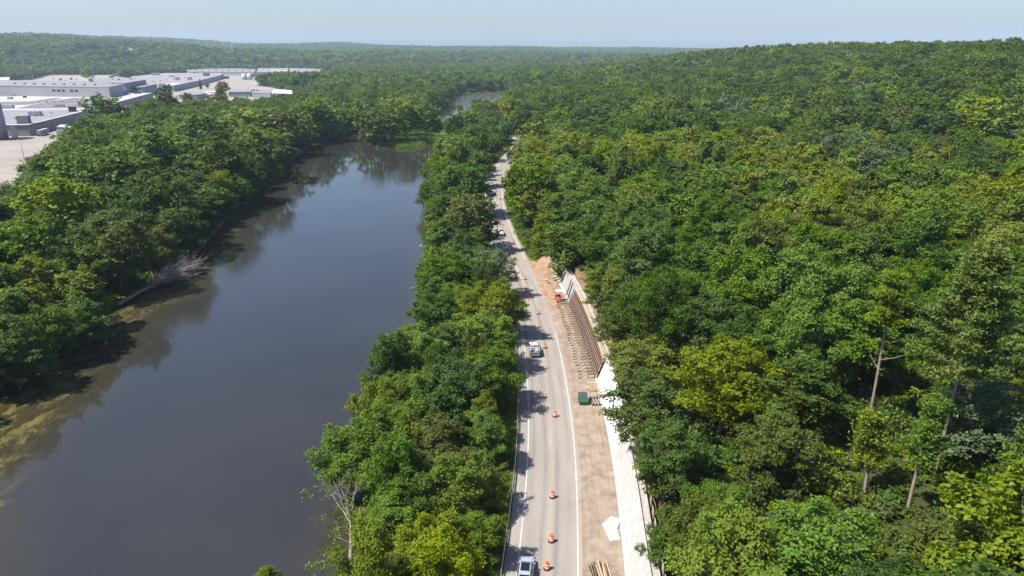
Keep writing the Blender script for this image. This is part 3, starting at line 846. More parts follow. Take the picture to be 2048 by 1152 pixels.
# trees the photograph shows one by one: crown centre (px, py), crown width in pixels, leaf colour, tallness (height / width)
def tree_at(px, py, wpx, sp, tall=1.15, form=0, frac=0.62):
    z = 2.0
    for _ in range(12):
        p = gp(px, py, z)
        f = proj(*p)[2]; w = wpx / FPX * f
        z = 0.5 * z + 0.5 * (hz(p[0], p[1]) + w * tall * frac)
    return [p[0], p[1], w / 2, w * tall, SPN.index(sp), form, (px * 7.3 + py) % 6.28]
HAND = [
    # strip by the river, from the camera outwards
    (535, 1165, 70, 'lime', 1.5, 5), (860, 1085, 150, 'lime', 1.15, 1), (810, 1145, 110, 'olive', 1.3, 0), (893, 288, 52, 'green', 1.35, 1), (908, 258, 56, 'deep', 1.35, 2), (938, 244, 56, 'green', 1.3, 0), (880, 318, 50, 'deep', 1.2, 4), (960, 1060, 110, 'green', 1.2, 4),
    (930, 955, 150, 'lime', 1.1, 1), (830, 985, 140, 'green', 1.2, 0), (700, 905, 150, 'green', 1.1, 3), (780, 860, 170, 'green', 1.1, 1),
    (880, 880, 150, 'olive', 1.15, 4), (975, 865, 105, 'green', 1.2, 2), 
    (840, 790, 120, 'lime', 1.2, 2), (920, 770, 150, 'deep', 1.1, 1), (985, 735, 130, 'green', 1.1, 4), (975, 665, 130, 'lime', 1.1, 1), (850, 700, 130, 'green', 1.1, 0),
    (810, 685, 90, 'lime', 1.0, 3), (905, 680, 120, 'green', 1.1, 1), (980, 605, 125, 'lime', 1.05, 1), (870, 625, 110, 'deep', 1.1, 0), (930, 600, 95, 'green', 1.1, 4),
    (900, 545, 125, 'green', 1.05, 1), (985, 535, 95, 'sage', 1.1, 0), (950, 515, 90, 'deep', 1.1, 4), (885, 480, 75, 'green', 1.1, 0),
    (945, 430, 115, 'olive', 1.15, 1), (890, 420, 80, 'deep', 1.1, 2), (930, 365, 120, 'deep', 1.0, 1), (890, 345, 80, 'green', 1.1, 0), (965, 330, 60, 'green', 1.2, 2),
    (925, 300, 80, 'green', 1.2, 1), (950, 275, 75, 'deep', 1.1, 0),
    # right of the road, beyond the works
    (1062, 368, 112, 'lime', 1.2, 1), (1075, 400, 80, 'lime', 1.2, 4), (1060, 300, 70, 'lime', 1.2, 0), (1130, 350, 70, 'green', 1.2, 1), (1120, 420, 90, 'green', 1.2, 1), (1140, 480, 110, 'green', 1.15, 0),
    (1090, 455, 70, 'lime', 1.3, 2), (1215, 560, 90, 'lime', 1.2, 1), (1250, 640, 120, 'green', 1.0, 1), (1290, 720, 130, 'lime', 1.1, 1),
    (1302, 795, 165, 'deep', 1.1, 1), (1340, 900, 150, 'deep', 1.15, 0), (1330, 980, 120, 'olive', 1.2, 2), (1400, 1110, 150, 'olive', 1.2, 0), (1320, 1090, 90, 'green', 1.2, 4), (1440, 1010, 140, 'green', 1.1, 4),
    (1640, 1080, 230, 'green', 1.0, 1), (1980, 830, 200, 'sage', 1.0, 1), (1880, 1110, 190, 'olive', 1.0, 0), (1560, 880, 170, 'olive', 1.1, 4), (1500, 700, 170, 'deep', 1.1, 1), (1420, 640, 150, 'deep', 1.1, 0),
    (1870, 440, 190, 'green', 1.0, 1), (1770, 330, 110, 'sage', 1.0, 1), (1705, 340, 70, 'sage', 1.1, 2), (1610, 320, 90, 'lime', 1.1, 1), (1580, 370, 80, 'lime', 1.1, 0), (1480, 420, 110, 'olive', 1.1, 1),
    # far bank
    (225, 490, 130, 'olive', 1.25, 1), (115, 410, 165, 'lime', 1.0, 1), (50, 490, 150, 'green', 1.1, 1), (160, 590, 110, 'lime', 1.25, 2), (330, 400, 130, 'deep', 1.15, 1), (210, 340, 150, 'green', 1.0, 0),
    (130, 520, 80, 'sage', 1.2, 4), (50, 610, 120, 'lime', 1.2, 1), (320, 300, 150, 'green', 0.95, 1), (440, 320, 130, 'deep', 1.0, 1), (520, 290, 110, 'olive', 1.0, 1),
    (290, 365, 110, 'green', 1.0, 4), (400, 255, 110, 'green', 0.95, 0), (490, 245, 100, 'lime', 0.9, 1), (560, 245, 100, 'olive', 0.95, 1), (620, 225, 90, 'green', 1.0, 1), (205, 215, 75, 'deep', 1.0, 0),
    (330, 195, 46, 'deep', 1.5, 2), (375, 200, 26, 'olive', 1.6, 5), (440, 185, 26, 'deep', 1.5, 2), (650, 235, 80, 'green', 1.0, 0),
    (20, 705, 130, 'deep', 1.15, 1), (95, 655, 115, 'green', 1.2, 0), (165, 630, 105, 'deep', 1.2, 4), (20, 630, 120, 'green', 1.2, 2), (350, 452, 105, 'deep', 1.15, 0), (60, 560, 120, 'lime', 1.2, 1),
    # island
    (758, 240, 88, 'olive', 0.95, 1), (812, 235, 60, 'green', 1.3, 2), (850, 228, 66, 'green', 1.3, 1), (790, 215, 60, 'lime', 1.2, 0), (868, 245, 40, 'deep', 1.3, 2),
    (733, 266, 34, 'olive', 1.0, 0), (757, 268, 36, 'deep', 1.0, 4), (780, 262, 36, 'green', 1.0, 1), (806, 250, 38, 'deep', 1.1, 0), (832, 246, 40, 'green', 1.1, 1), (860, 242, 36, 'deep', 1.1, 4), (880, 250, 30, 'green', 1.0, 0),
    (835, 205, 50, 'lime', 1.2, 1), (715, 225, 60, 'green', 1.2, 0),
]
HT = np.array([tree_at(*h) for h in HAND])
def cap_heights(A):
    z = height(A[:, 0], A[:, 1])
    x, y, f = proj(A[:, 0], A[:, 1], z + A[:, 3])
    L = np.interp(x, [-300, -100, 35, 62, 105, 128, 165, 235, 265, 300, 345, 400, 470, 520, 590, 640, 660, 661], [420, 400, 368, 320, 276, 258, 232, 208, 203, 203, 204, 203, 202, 198, 187, 170, 152, 0])
    base_y = proj(A[:, 0], A[:, 1], z)[1]
    L0 = L
    L = L + 4 - 22 * hash2(np.floor(A[:, 0] * 10), np.floor(A[:, 1] * 10), 77) ** 3
    hmax = (CAM_H - A[:, 1] * np.tan(np.arctan((L - 3 - 576) / FPX) + PITCH)) - z
    lim = left_land(A[:, 0], A[:, 1]) | ((road_c(A[:, 0], A[:, 1]) < -60) & (np.hypot(A[:, 0], A[:, 1]) < 1500))
    m_ = lim & (sdist(YARD, A[:, 0], A[:, 1]) > 0) & (np.hypot(A[:, 0], A[:, 1]) < 1500) & (y < L) & (base_y > L0 - 6)
    A[:, 3] = np.where(m_, np.clip(np.minimum(A[:, 3], hmax), 5.0, None), A[:, 3])
    A[:, 2] = np.where(m_, np.minimum(A[:, 2], A[:, 3] * 0.55), A[:, 2])
cap_heights(T)
# grid trees give way to them
kill = np.zeros(len(T), bool)
for h in HT:
    kill |= np.hypot(T[:, 0] - h[0], T[:, 1] - h[1]) < h[2] * 0.72 + T[:, 2] * 0.35
near_isl = sdist(ISLAND, T[:, 0], T[:, 1]) < 4
T = np.concatenate([HT, T[~kill & ~near_isl]])
n_hand = len(HT)

# pines and bare trees keep a clearing
PINES = [((1868, 955), 478, 1.0), ((1733, 868), 548, 0.62), ((1813, 1027), 795, 0.7), ((1727, 995), 850, 0.7), ((1915, 720), 505, 0.85)]
PSTART = [0.44, 0.68, 0.46, 0.44, 0.55]
PB = []
for (bx, by), ty, k in PINES:
    z = 8.0
    for _ in range(15):
        p = gp(bx, by, z); z = 0.5 * z + 0.5 * hz(p[0], p[1])
    PB.append((p[0], p[1], z, min(31, max(11, pole_top((p[0], p[1], z), ty))), k))
DEADS = [(690, 1000, 6.6, 14.5), (715, 1085, 5.5, 12.0), (775, 900, 4.4, 14.0), (985, 492, 3.0, 6.0), (985, 582, 2.4, 5.0), (1005, 640, 1.8, 4.5)]
DB = []
for dx, dy, rr_, hh in DEADS:
    p = gp(dx, dy, hh * 0.5 - 2)
    DB.append((p[0], p[1], hz(p[0], p[1]), rr_, hh))
drop = np.zeros(len(T), bool)
for (x, y, z, h, k) in PB:
    d = np.hypot(T[:, 0] - x, T[:, 1] - y)
    drop |= (d < T[:, 2] * 0.75 + 0.6)
    front = (T[:, 1] < y) & (np.abs(T[:, 0] - x * T[:, 1] / y) < T[:, 2] * 0.8) & (d < 25)
    drop |= front & (T[:, 3] > 8)
for (x, y, z, rr_, hh) in DB:
    drop |= np.hypot(T[:, 0] - x, T[:, 1] - y) < np.minimum(rr_ * 0.75, 4.2) * (hh > 8) + 1.6 * (hh <= 8)
drop[:n_hand] = False
T = T[~drop]
TZ = height(T[:, 0], T[:, 1])

# ---------------------------------------------------------------- which trees show largest
px_, py_, pf_ = proj(T[:, 0], T[:, 1], TZ + T[:, 3] * 0.6)
rad_px = T[:, 2] / pf_ * FPX
hgt_px = T[:, 3] * 0.42 / pf_ * FPX
D = np.hypot(T[:, 0], T[:, 1])
vis = np.zeros(len(T))
buf = np.zeros((288, 512), bool)
for i in np.argsort(pf_):
    if pf_[i] < 10 or D[i] > 900: continue
    cx_, cy_, a, b = px_[i] / 4, py_[i] / 4, rad_px[i] / 4, hgt_px[i] / 4
    x0, x1, y0, y1 = max(0, int(cx_ - a)), min(512, int(cx_ + a) + 1), max(0, int(cy_ - b)), min(288, int(cy_ + b) + 1)
    if x1 <= x0 or y1 <= y0: continue
    yy, xx = np.mgrid[y0:y1, x0:x1]
    e = ((xx - cx_) / a) ** 2 + ((yy - cy_) / b) ** 2 < 1
    w = buf[y0:y1, x0:x1]
    vis[i] = np.count_nonzero(e & ~w)
    w |= e
order = np.argsort(-vis)
N_SINGLE = 292
single = np.zeros(len(T), bool); single[order[:N_SINGLE]] = True
single &= vis > 3
lod = np.where(D < 165, 0, np.where(D < 360, 1, np.where(D < 1000, 2, 3)))
print('trees', len(T), 'single', single.sum(), 'smallest shown', vis[order[N_SINGLE - 1]], 'lod0', (lod == 0).sum())

# ---------------------------------------------------------------- labels for the single trees
MARKS = [   # along the road: y, what stands there
    (y_of(1130), 'the silver car'), (y_of(1050), 'the white sheet'), (y_of(988), 'the lone drum'), (y_of(900), 'the white cover end'), (y_of(797), 'the green dumpster'),
    (y_of(705), 'the utility pickup'), (y_of(650), 'the timber formwork'), (y_of(600), 'the red roller'), (y_of(555), 'the soil bank'), (y_of(500), 'the silver pickup'),
    (y_of(420), 'the road bend'), (y_of(385), 'the dark pickup'), (y_of(335), 'the diamond sign')]
LMARK = [(-95, 145, 'the mud bank'), (-88, 170, 'the fallen bare tree'), (-100, 230, 'the bank bend'), (-120, 330, 'the narrow reach'), (-210, 330, 'the pale parking lot'), (-250, 480, 'the white trailer'), (-330, 620, 'the long factory hall'), (-230, 700, 'the round tank'), (-170, 560, 'the river bend')]
ORD = ['first', 'second', 'third', 'fourth', 'fifth', 'sixth', 'seventh', 'eighth', 'ninth', 'tenth', 'eleventh', 'twelfth']
def tree_word(i):
    X, Y, rd, hh, sp = T[i, :5]
    colr = SPECIES[SPN[int(sp)]][1]
    size = 'slender' if hh / rd > 3.1 else 'broad' if rd > (6.6 if X < -40 and Y < 640 and road_c(X, Y) < -50 else 4.9) else 'tall' if hh > 14 else 'small'
    c = float(road_c(X, Y))
    isl = float(sdist(ISLAND, np.array([X]), np.array([Y]))[0])
    if isl < 6: return f'{size} {colr} tree', 'on the wooded river island', 'river'
    if c < 0 and Y < 520 and not bool(left_land(np.array([X]), np.array([Y]))[0]):
        m = min(MARKS, key=lambda q: abs(q[0] - Y))[1]
        return f'{size} {colr} tree', f'between guardrail and river by {m}', 'river'
    if c < 0:
        if Y > 620 or X < -420: return f'{size} {colr} tree', 'in the valley wood past the river bend', 'river'
        m = min(LMARK, key=lambda q: math.hypot(q[0] - X, q[1] - Y))[2]
        return f'{size} {colr} tree', f'on the far bank by {m}', 'river'
    if Y > 430: return f'{size} {colr} tree', 'in the wood past the road bend', 'road'
    m = min(MARKS, key=lambda q: abs(q[0] - Y))[1]
    return f'{size} {colr} tree', f'on the slope above {m}', 'road'
idx = [i for i in range(len(T)) if single[i]]
words_ = {i: tree_word(i) for i in idx}
bins = {}
for i in idx: bins.setdefault(words_[i][:2], []).append(i)
LABEL = {}
for k, v in bins.items():
    if len(v) == 1: LABEL[v[0]] = f'{k[0]} {k[1]}'; continue
    ref = words_[v[0]][2]
    v.sort(key=lambda i: abs(float(road_c(T[i, 0], T[i, 1]))) if ref == 'road' else -abs(float(road_c(T[i, 0], T[i, 1]))))
    for n, i in enumerate(v): LABEL[i] = f'{k[0]} {k[1]}, {ORD[min(n, 11)]} from {ref}'

GROUPS = {'river': 'trees along the river', 'road': 'trees of the hillside wood'}
def plant(i):
    X, Y, rd, hh, sp, fm, rot = T[i]
    l = int(min(lod[i], 2)); f = int(fm) % LODS[l]['nf']
    t = thing('broadleaf_tree', LABEL[i], 'tree', (X, Y, TZ[i] - 0.15), rot, GROUPS[words_[i][2]])
    q_ = 0.86 + 0.30 * ((i * 0.618) % 1); t.scale = (rd / BASE_R * q_, rd / BASE_R / q_, hh / BASE_H)
    tk = link('trunk', TRUNK[l, f], t)
    cr = link('crown', CROWN[l, f], t)
    cr.material_slots[0].link = 'OBJECT'; cr.material_slots[0].material = SPECIES[SPN[int(sp)]][0]
for i in idx: plant(i)
print([l for l in LABEL.values() if len(l.split()) > 16][:5])

# ---------------------------------------------------------------- the rest of the wood: one object, instanced
def scatter(name, P, rot, scl, pidx, kit, kind='stuff'):
    me = bpy.data.meshes.new(name)
    me.vertices.add(len(P)); me.vertices.foreach_set('co', np.asarray(P, np.float32).ravel())
    for nm, ty, data in (('rot', 'FLOAT_VECTOR', np.stack([rot * 0, rot * 0, rot], 1)), ('scl', 'FLOAT_VECTOR', scl)):
        a = me.attributes.new(nm, ty, 'POINT'); a.data.foreach_set('vector', np.asarray(data, np.float32).ravel())
    a = me.attributes.new('pick', 'INT', 'POINT'); a.data.foreach_set('value', np.asarray(pidx, np.int32))
    me.update()
    o = link(name, me)
    ng = bpy.data.node_groups.new(name + ' scatter', 'GeometryNodeTree')
    ng.interface.new_socket('Geometry', in_out='INPUT', socket_type='NodeSocketGeometry')
    ng.interface.new_socket('Geometry', in_out='OUTPUT', socket_type='NodeSocketGeometry')
    gi, go = ng.nodes.new('NodeGroupInput'), ng.nodes.new('NodeGroupOutput')
    ci = ng.nodes.new('GeometryNodeCollectionInfo')
    ci.inputs['Collection'].default_value = kit
    ci.inputs['Separate Children'].default_value = True; ci.inputs['Reset Children'].default_value = True
    ip = ng.nodes.new('GeometryNodeInstanceOnPoints'); ip.inputs['Pick Instance'].default_value = True
    def attr(nm, ty):
        n = ng.nodes.new('GeometryNodeInputNamedAttribute'); n.data_type = ty; n.inputs['Name'].default_value = nm
        return n.outputs['Attribute']
    ng.links.new(gi.outputs[0], ip.inputs['Points']); ng.links.new(ci.outputs[0], ip.inputs['Instance'])
    ng.links.new(attr('pick', 'INT'), ip.inputs['Instance Index'])
    e2r = ng.nodes.new('FunctionNodeEulerToRotation'); ng.links.new(attr('rot', 'FLOAT_VECTOR'), e2r.inputs[0])
    ng.links.new(e2r.outputs[0], ip.inputs['Rotation']); ng.links.new(attr('scl', 'FLOAT_VECTOR'), ip.inputs['Scale'])
    ng.links.new(ip.outputs[0], go.inputs[0])
    md = o.modifiers.new('scatter', 'NODES'); md.node_group = ng
    return tag(o, kind=kind)
rest = np.where(~single)[0]
pi = np.array([PIDX[int(lod[i]), int(T[i, 4]), int(T[i, 5]) % LODS[int(lod[i])]['nf']] for i in rest])
q_ = 0.86 + 0.30 * ((rest * 0.618) % 1)
S = np.stack([T[rest, 2] / BASE_R * q_, T[rest, 2] / BASE_R / q_, T[rest, 3] / BASE_H], 1)
scatter('woodland', np.stack([T[rest, 0], T[rest, 1], TZ[rest] - 0.15], 1), T[rest, 6], S, pi, forest_kit)
# ================================================================ pines, bare trees, rocks
def pine_geo(seed, H, k, st):
    g = np.random.default_rng(seed); r = random.Random(seed)
    tr = MB()
    lean = Vector((r.uniform(-0.5, 0.5), r.uniform(-0.3, 0.3), 0))
    axis = lambda t: Vector((0, 0, H * t)) + lean * t * t * 1.5
    tr.tube([axis(-0.02), axis(0.03), axis(0.35), axis(0.7), axis(0.97)], [0.26, 0.21, 0.18, 0.13, 0.03], 7)
    C, Nn = [], []
    nw = int(H * 0.72)
    for w in range(nw):
        t = 0.34 + 0.64 * (w + r.random() * 1.2) / nw
        bare = t < st
        ln = H * 0.17 * (1.12 - min(1, (t - 0.34) / 0.66)) ** 0.75 * r.uniform(0.75, 1.15) * (0.55 + 0.45 * k)
        n = (r.randint(3, 4) if k > 0.8 else r.randint(2, 3)) if not bare else r.randint(0, 2)
        ph0 = r.uniform(0, 6.28)
        for b in range(n):
            ph = ph0 + b * 6.28 / n + r.uniform(-0.4, 0.4)
            d = Vector((math.cos(ph), math.sin(ph), r.uniform(-0.05, 0.35)))
            a = axis(t); L = ln * r.uniform(0.6, 1.1)
            mid, e = a + d * L * 0.55 + Vector((0, 0, 0.1 * L)), a + d * L + Vector((0, 0, 0.28 * L))
            tr.tube([a, mid, e], [0.07, 0.045, 0.015], 4, cap=False)
            if bare and r.random() < 0.8: continue
            for q in range(4):
                u = 0.48 + 0.54 * q / 3
                p = (a.lerp(mid, u / 0.55) if u < 0.55 else mid.lerp(e, (u - 0.55) / 0.45))
                nn = 115
                c = np.array(p) + g.normal(size=(nn, 3)) * np.array([0.42, 0.42, 0.20]) * (0.8 + 0.45 * k)
                C.append(c); Nn.append(unit(g.normal(size=(nn, 3)) * 0.8 + np.array([0, 0, 0.7])))
    C, Nn = np.concatenate(C), np.concatenate(Nn)
    rnd = unit(g.normal(size=C.shape) + np.array([0, 0, 0.4])); b = unit(np.cross(Nn, rnd)); a = np.cross(b, Nn)
    l = g.uniform(0.20, 0.36, (len(C), 1)); w_ = 0.085
    V = np.stack([C - a * l, C + b * w_, C + a * l, C - b * w_], 1).reshape(-1, 3)
    return tr, V, np.repeat(g.uniform(0, 1, len(C)), 4)

PLABEL = ['tall bushy red pine rising above the broadleaf wood, full crown', 'tall thin pine with a long bare trunk and sparse top', 'half bare slim pine with broken side branches', 'short slim pine standing in the low undergrowth', 'pine behind the big bushy one, its crown half hidden']
for i, (x, y, z, h, k) in enumerate(PB):
    t = thing('pine_tree', PLABEL[i], 'pine', (x, y, z - 0.2), 0, 'pines on the slope')
    tr, V, lv = pine_geo(300 + i, h, k, PSTART[i])
    tr.build('trunk', M_PBARK, t)
    link('crown', np_mesh('crown', V, np.arange(len(V)).reshape(-1, 4), {'lv': lv}, False, [M_NEEDLE]), t)

def bare_tree_mb(seed, H, Rd, r0=0.22, depth=4, up=0.65):
    r = random.Random(seed); mb = MB()
    def grow(p, d, L, rad, lev):
        q = p
        pts, rs = [p], [rad]
        for s in range(3):
            d = (d + Vector((r.uniform(-.28, .28), r.uniform(-.28, .28), r.uniform(-.1, .22)))).normalized()
            q = q + d * L / 3; pts.append(q); rs.append(rad * (1 - 0.22 * (s + 1)))
        mb.tube(pts, rs, 6 if lev == 0 else 4 if lev < 3 else 3, cap=False)
        if lev >= depth: return
        for k in range(r.randint(3, 4) if lev else 6):
            t = r.uniform(0.35, 1.0); i = min(2, int(t * 3))
            a = pts[i].lerp(pts[i + 1], t * 3 - i)
            side = Vector((r.uniform(-1, 1), r.uniform(-1, 1), r.uniform(-0.1, up))).normalized()
            grow(a, (d * 0.55 + side * 0.85).normalized(), L * r.uniform(0.5, 0.72), rs[i + 1] * 0.62, lev + 1)
    grow(Vector((0, 0, -0.3)), Vector((0.08, 0, 1)), H * 0.5, r0, 0)
    return mb
DL = ['big bare grey tree leaning over the river water, few leaves left', 'lower bare grey tree at the picture bottom beside the river', 'bare grey tree between two leafy crowns on the riverbank', 'dry leafless bush hanging at the verge by the silver pickup', 'dry twiggy bush beside the temporary yellow line', 'withered rust brown sapling at the guardrail']
for i, (x, y, z, rd, h) in enumerate(DB):
    t = thing('bare_tree', DL[i], 'dead tree', (x, y, z - 0.1), i * 1.3, 'bare trees by the road')
    mb = bare_tree_mb(40 + i, h * 1.1, rd, 0.40 if h > 8 else 0.10, 4)
    mb.build('trunk', M_DEAD if i != 5 else M_BARK, t)
    if i == 5 or i < 3:
        V, lv, _ = crown_geo(80 + i, rd * 0.95, h, 7, 40, 900 if i == 5 else 700, 0.17, 0.3, 0.3)
        link('crown', np_mesh('crown', V, np.arange(len(V)).reshape(-1, 4), {'lv': lv}, False, [M_RUST if i == 5 else SPECIES['green'][0]]), t)

# the gold-leaved tree near the far reach
g = tree_at(1008, 222, 34, 'lime', 1.5, 2)
gt = thing('broadleaf_tree', 'golden yellow tree standing out of the green wood by the far river reach', 'tree', (g[0], g[1], hz(g[0], g[1])), 0.5)
gt.scale = (g[2] / BASE_R, g[2] / BASE_R, g[3] / BASE_H)
link('trunk', TRUNK[2, 2], gt)
c_ = link('crown', CROWN[2, 2], gt); c_.material_slots[0].link = 'OBJECT'; c_.material_slots[0].material = M_GOLD

# fallen bare tree on the far bank
fb = gp(235, 610, WZ + 0.4); fe = gp(405, 528, WZ + 1.5)
M_DEAD2 = simple('grey weathered dead wood', (0.29, 0.245, 0.21), 0.9, 0.35, 2.0, bump=0.3)
ft = thing('fallen_tree', 'fallen bleached tree with a fan of bare branches reaching into the river', 'fallen tree', (fb[0], fb[1], WZ + 0.5), math.atan2(fe[1] - fb[1], fe[0] - fb[0]))
L = float(np.hypot(*(fe - fb)[:2]))
MB().tube([(0, 0, 0.2), (L * 0.25, 0.3, 0.7), (L * 0.5, 0.0, 1.0), (L * 0.68, -0.2, 1.2)], [0.42, 0.36, 0.28, 0.2], 7).tube([(-1, -1.2, 0.2), (L * 0.1, -1.0, 0.5), (L * 0.3, 0.1, 0.8)], [0.12, 0.16, 0.12], 5).build('trunk', M_DEAD2, ft)
rr = random.Random(5); bmb = MB()
for k in range(150):
    t = rr.uniform(0.36, 0.70); p = Vector((L * t, rr.uniform(-.3, .3), 0.9 + 0.3 * t))
    sp = rr.uniform(-1, 1)
    d = Vector((rr.uniform(0.5, 1.0), sp * 0.75, rr.uniform(-0.12, 0.55))).normalized(); ln = L * rr.uniform(0.12, 0.34)
    q1 = p + d * ln * 0.5 + Vector((0, 0, 0.35)); q2 = q1 + (d + Vector((0.15, rr.uniform(-.3, .3), -0.25))).normalized() * ln * 0.5
    bmb.tube([p, q1, q2], [0.085, 0.055, 0.02], 4, cap=False)
    for j in range(4):
        e = q1.lerp(q2, rr.random()); bmb.tube([e, e + Vector((rr.uniform(0, 1), rr.uniform(-1, 1), rr.uniform(-.2, .8))).normalized() * ln * 0.3], [0.045, 0.015], 3, cap=False)
bmb.build('branches', M_DEAD2, ft)

def rock_mb(seed, s):
    g_ = np.random.default_rng(seed)
    mb = MB(); n, m = 7, 5
    P = []
    for i in range(m):
        v = math.pi * (i + 0.001) / (m - 1)
        P.append([(math.sin(v) * math.cos(2 * math.pi * j / n) * s[0] * g_.uniform(.75, 1.1), math.sin(v) * math.sin(2 * math.pi * j / n) * s[1] * g_.uniform(.75, 1.1), -math.cos(v) * s[2] * g_.uniform(.85, 1.05)) for j in range(n)])
    for row in P: row.append(row[0])
    return mb.grid(np.array(P), smooth=False)
M_ROCK = simple('pale river rock', (0.40, 0.36, 0.31), 0.9, 0.3, 1.5, bump=0.4)
BL = ['boulder in the middle of the rocky spit below the riverside trees', 'boulder at the root of the rocky spit in the shallows', 'boulder on the upstream flank of the rocky spit', 'pale boulder below the bright grass patch on the shore', 'second boulder below the bright grass patch, tucked under leaves',
      'outermost boulder at the tip of the rocky spit', 'boulder where the rocky spit meets the shore', 'boulder at the shore below the lime riverside trees, water side', 'boulder at the shore below the lime riverside trees, land side', 'lone boulder at the narrows beside the wooded island']
rocks = [(846, 487), (852, 491), (858, 486), (853, 523), (859, 527), (842, 492), (862, 494), (790, 782), (797, 774), (884, 306)]
for i, (x, y) in enumerate(rocks):
    p = gp(x, y, WZ)
    s = rr.uniform(0.35, 0.75)
    tag(rock_mb(i, (s, s * 0.8, s * 0.55)).build('boulder', M_ROCK, None, (p[0], p[1], WZ + 0.1)), BL[i], 'boulder', 'boulders at the water edge')
# drift logs
M_LOG = simple('grey driftwood', (0.30, 0.26, 0.22), 0.9, 0.3, 2)
for i, (x0, y0, x1, y1, r_, lab) in enumerate([(735, 283, 756, 281, 0.35, 'pale driftwood log lying at the tip of the wooded island'), (737, 287, 748, 286, 0.3, 'short driftwood log floating just off the island tip'), (758, 281, 772, 288, 0.3, 'dark driftwood log stranded beside the island grass'),
                                          (835, 574, 866, 577, 0.22, 'bare drift branch lying in the shallows below the road trees'), (822, 577, 846, 571, 0.12, 'thin bare drift branch reaching out into the shallows')]):
    a, b = gp(x0, y0, WZ + 0.2), gp(x1, y1, WZ + 0.35); m_ = (a + b) / 2
    t = MB().tube([a - m_, (0, 0.1, 0.1), b - m_], [r_, r_ * 0.9, r_ * 0.5], 6).tube([(0, 0, 0), Vector(b - m_) * 0.3 + Vector((0, 0.8, 0.7))], [r_ * 0.5, r_ * 0.2], 4).build('driftwood_log', M_LOG, None, tuple(m_))
    tag(t, lab, 'log')

# ================================================================ guard rail
gr = thing('guardrail', 'long galvanised guardrail curving along the river side of the road', 'guardrail', (0, 0, 0))
def rail(y0, y1):
    ys = np.arange(y0, y1, 2.0)
    prof = [(0.0, 0.50), (0.07, 0.545), (0.0, 0.60), (0.0, 0.65), (0.07, 0.705), (0.0, 0.76), (-0.02, 0.78), (-0.03, 0.76), (-0.03, 0.50)]
    P = np.zeros((len(ys), len(prof), 3))
    for i, y in enumerate(ys):
        for j, (o, z) in enumerate(prof):
            w = on_road(-5.36 + o, y); P[i, j] = (w[0], w[1], z)
    MB().grid(P).build('rail', M_GUARD, gr)
rail(-20, 96.4); rail(96.6, 182); rail(252, 340)
pm = MB().box((0, 0, 0.25), (0.12, 0.15, 1.1)).box((0.085, 0, 0.63), (0.10, 0.12, 0.30)).mesh('post'); pm.materials.append(simple('weathered post', (0.20, 0.16, 0.12), 0.9, 0.3))
for y in list(np.arange(42, 182, 1.9)) + list(np.arange(252, 340, 3.8)):
    w = on_road(-5.50, y); o = link('post', pm, gr, (w[0], w[1], 0)); o.rotation_euler.z = road_dir(y)

# ================================================================ retaining wall
WB = [(0.0, 0.0), (0.55, 0.0), (0.55, 0.18), (0.0, 0.18)]
wall = thing('retaining_wall', 'long pale concrete retaining wall on a footing along the dirt strip', 'retaining wall')
FACE0, FACE1, WTOP = 0.62, 2.05, 3.9
def extr(prof, y0, y1, n, name, mat, parent, lab=None):
    P = np.zeros((n + 1, len(prof), 3))
    for i in range(n + 1):
        y = y0 + (y1 - y0) * i / n
        for j, (o, z) in enumerate(prof):
            w = on_road(float(wall_off(y)) + o, y); P[i, j] = (w[0], w[1], z)
    mb = MB().grid(P, smooth=False)
    k = len(prof) - 1
    mb.f.append(tuple(range(k))[::-1]); mb.m.append(0); mb.s.append(False)
    mb.f.append(tuple(n * (k + 1) + j for j in range(k))); mb.m.append(0); mb.s.append(False)
    o = mb.build(name, mat, parent)
    if lab: o['label'] = lab
    return o
def loop_(p): return p + [p[0]]
foot = loop_([(0.0, -0.4), (0.0, 0.16), (FACE0 - 0.01, 0.16), (FACE0 - 0.01, -0.4)])
face = loop_([(FACE0, -0.4), (FACE0, 0.17), (FACE1, WTOP), (FACE1 + 0.32, WTOP), (FACE1 + 0.32, -0.4)])
FORM_A, FORM_B = y_of(757), y_of(612)
y = WALL_Y0
while y < WALL_Y1 - 1:
    e = min(y + 7.5, WALL_Y1)
    bare = e > FORM_A + 3
    extr(foot, y, e - 0.03, 4, 'footing', M_CONC2 if FORM_A - 4 < y < FORM_B else M_CONC, wall)
    extr(face, y, e - 0.03, 5, 'wall_panel', M_CONC2 if bare else M_CONC, wall, 'grey board marked wall panel' if bare else None)
    y = e
# end wing of the far panel
w0, w1 = on_road(float(wall_off(WALL_Y1)) + 0.3, WALL_Y1), on_road(float(wall_off(WALL_Y1)) + 1.0, WALL_Y1 + 6)
MB().prism([w0, w0 + np.array([0.3, -0.1]), w1 + np.array([0.3, -0.1]), w1], -0.3, [3.3, 3.3, 2.6, 2.6]).build('end_wing', M_CONC2, wall)
# backfill ledge of grey gravel behind the wall
M_GRAV = simple('grey gravel backfill', (0.36, 0.335, 0.305), 0.95, 0.25, 2.0, bump=0.5, kind='pos')
tag(strip('backfill_ground', lambda y: wall_off(y) + FACE1 + 0.42, lambda y: wall_off(y) + FACE1 + 1.35, lambda c, y: 3.45 + 0.25 * fbm(c * 2, y / 2, 71), M_GRAV, WALL_Y0, WALL_Y1 - 1, 6), kind='structure')

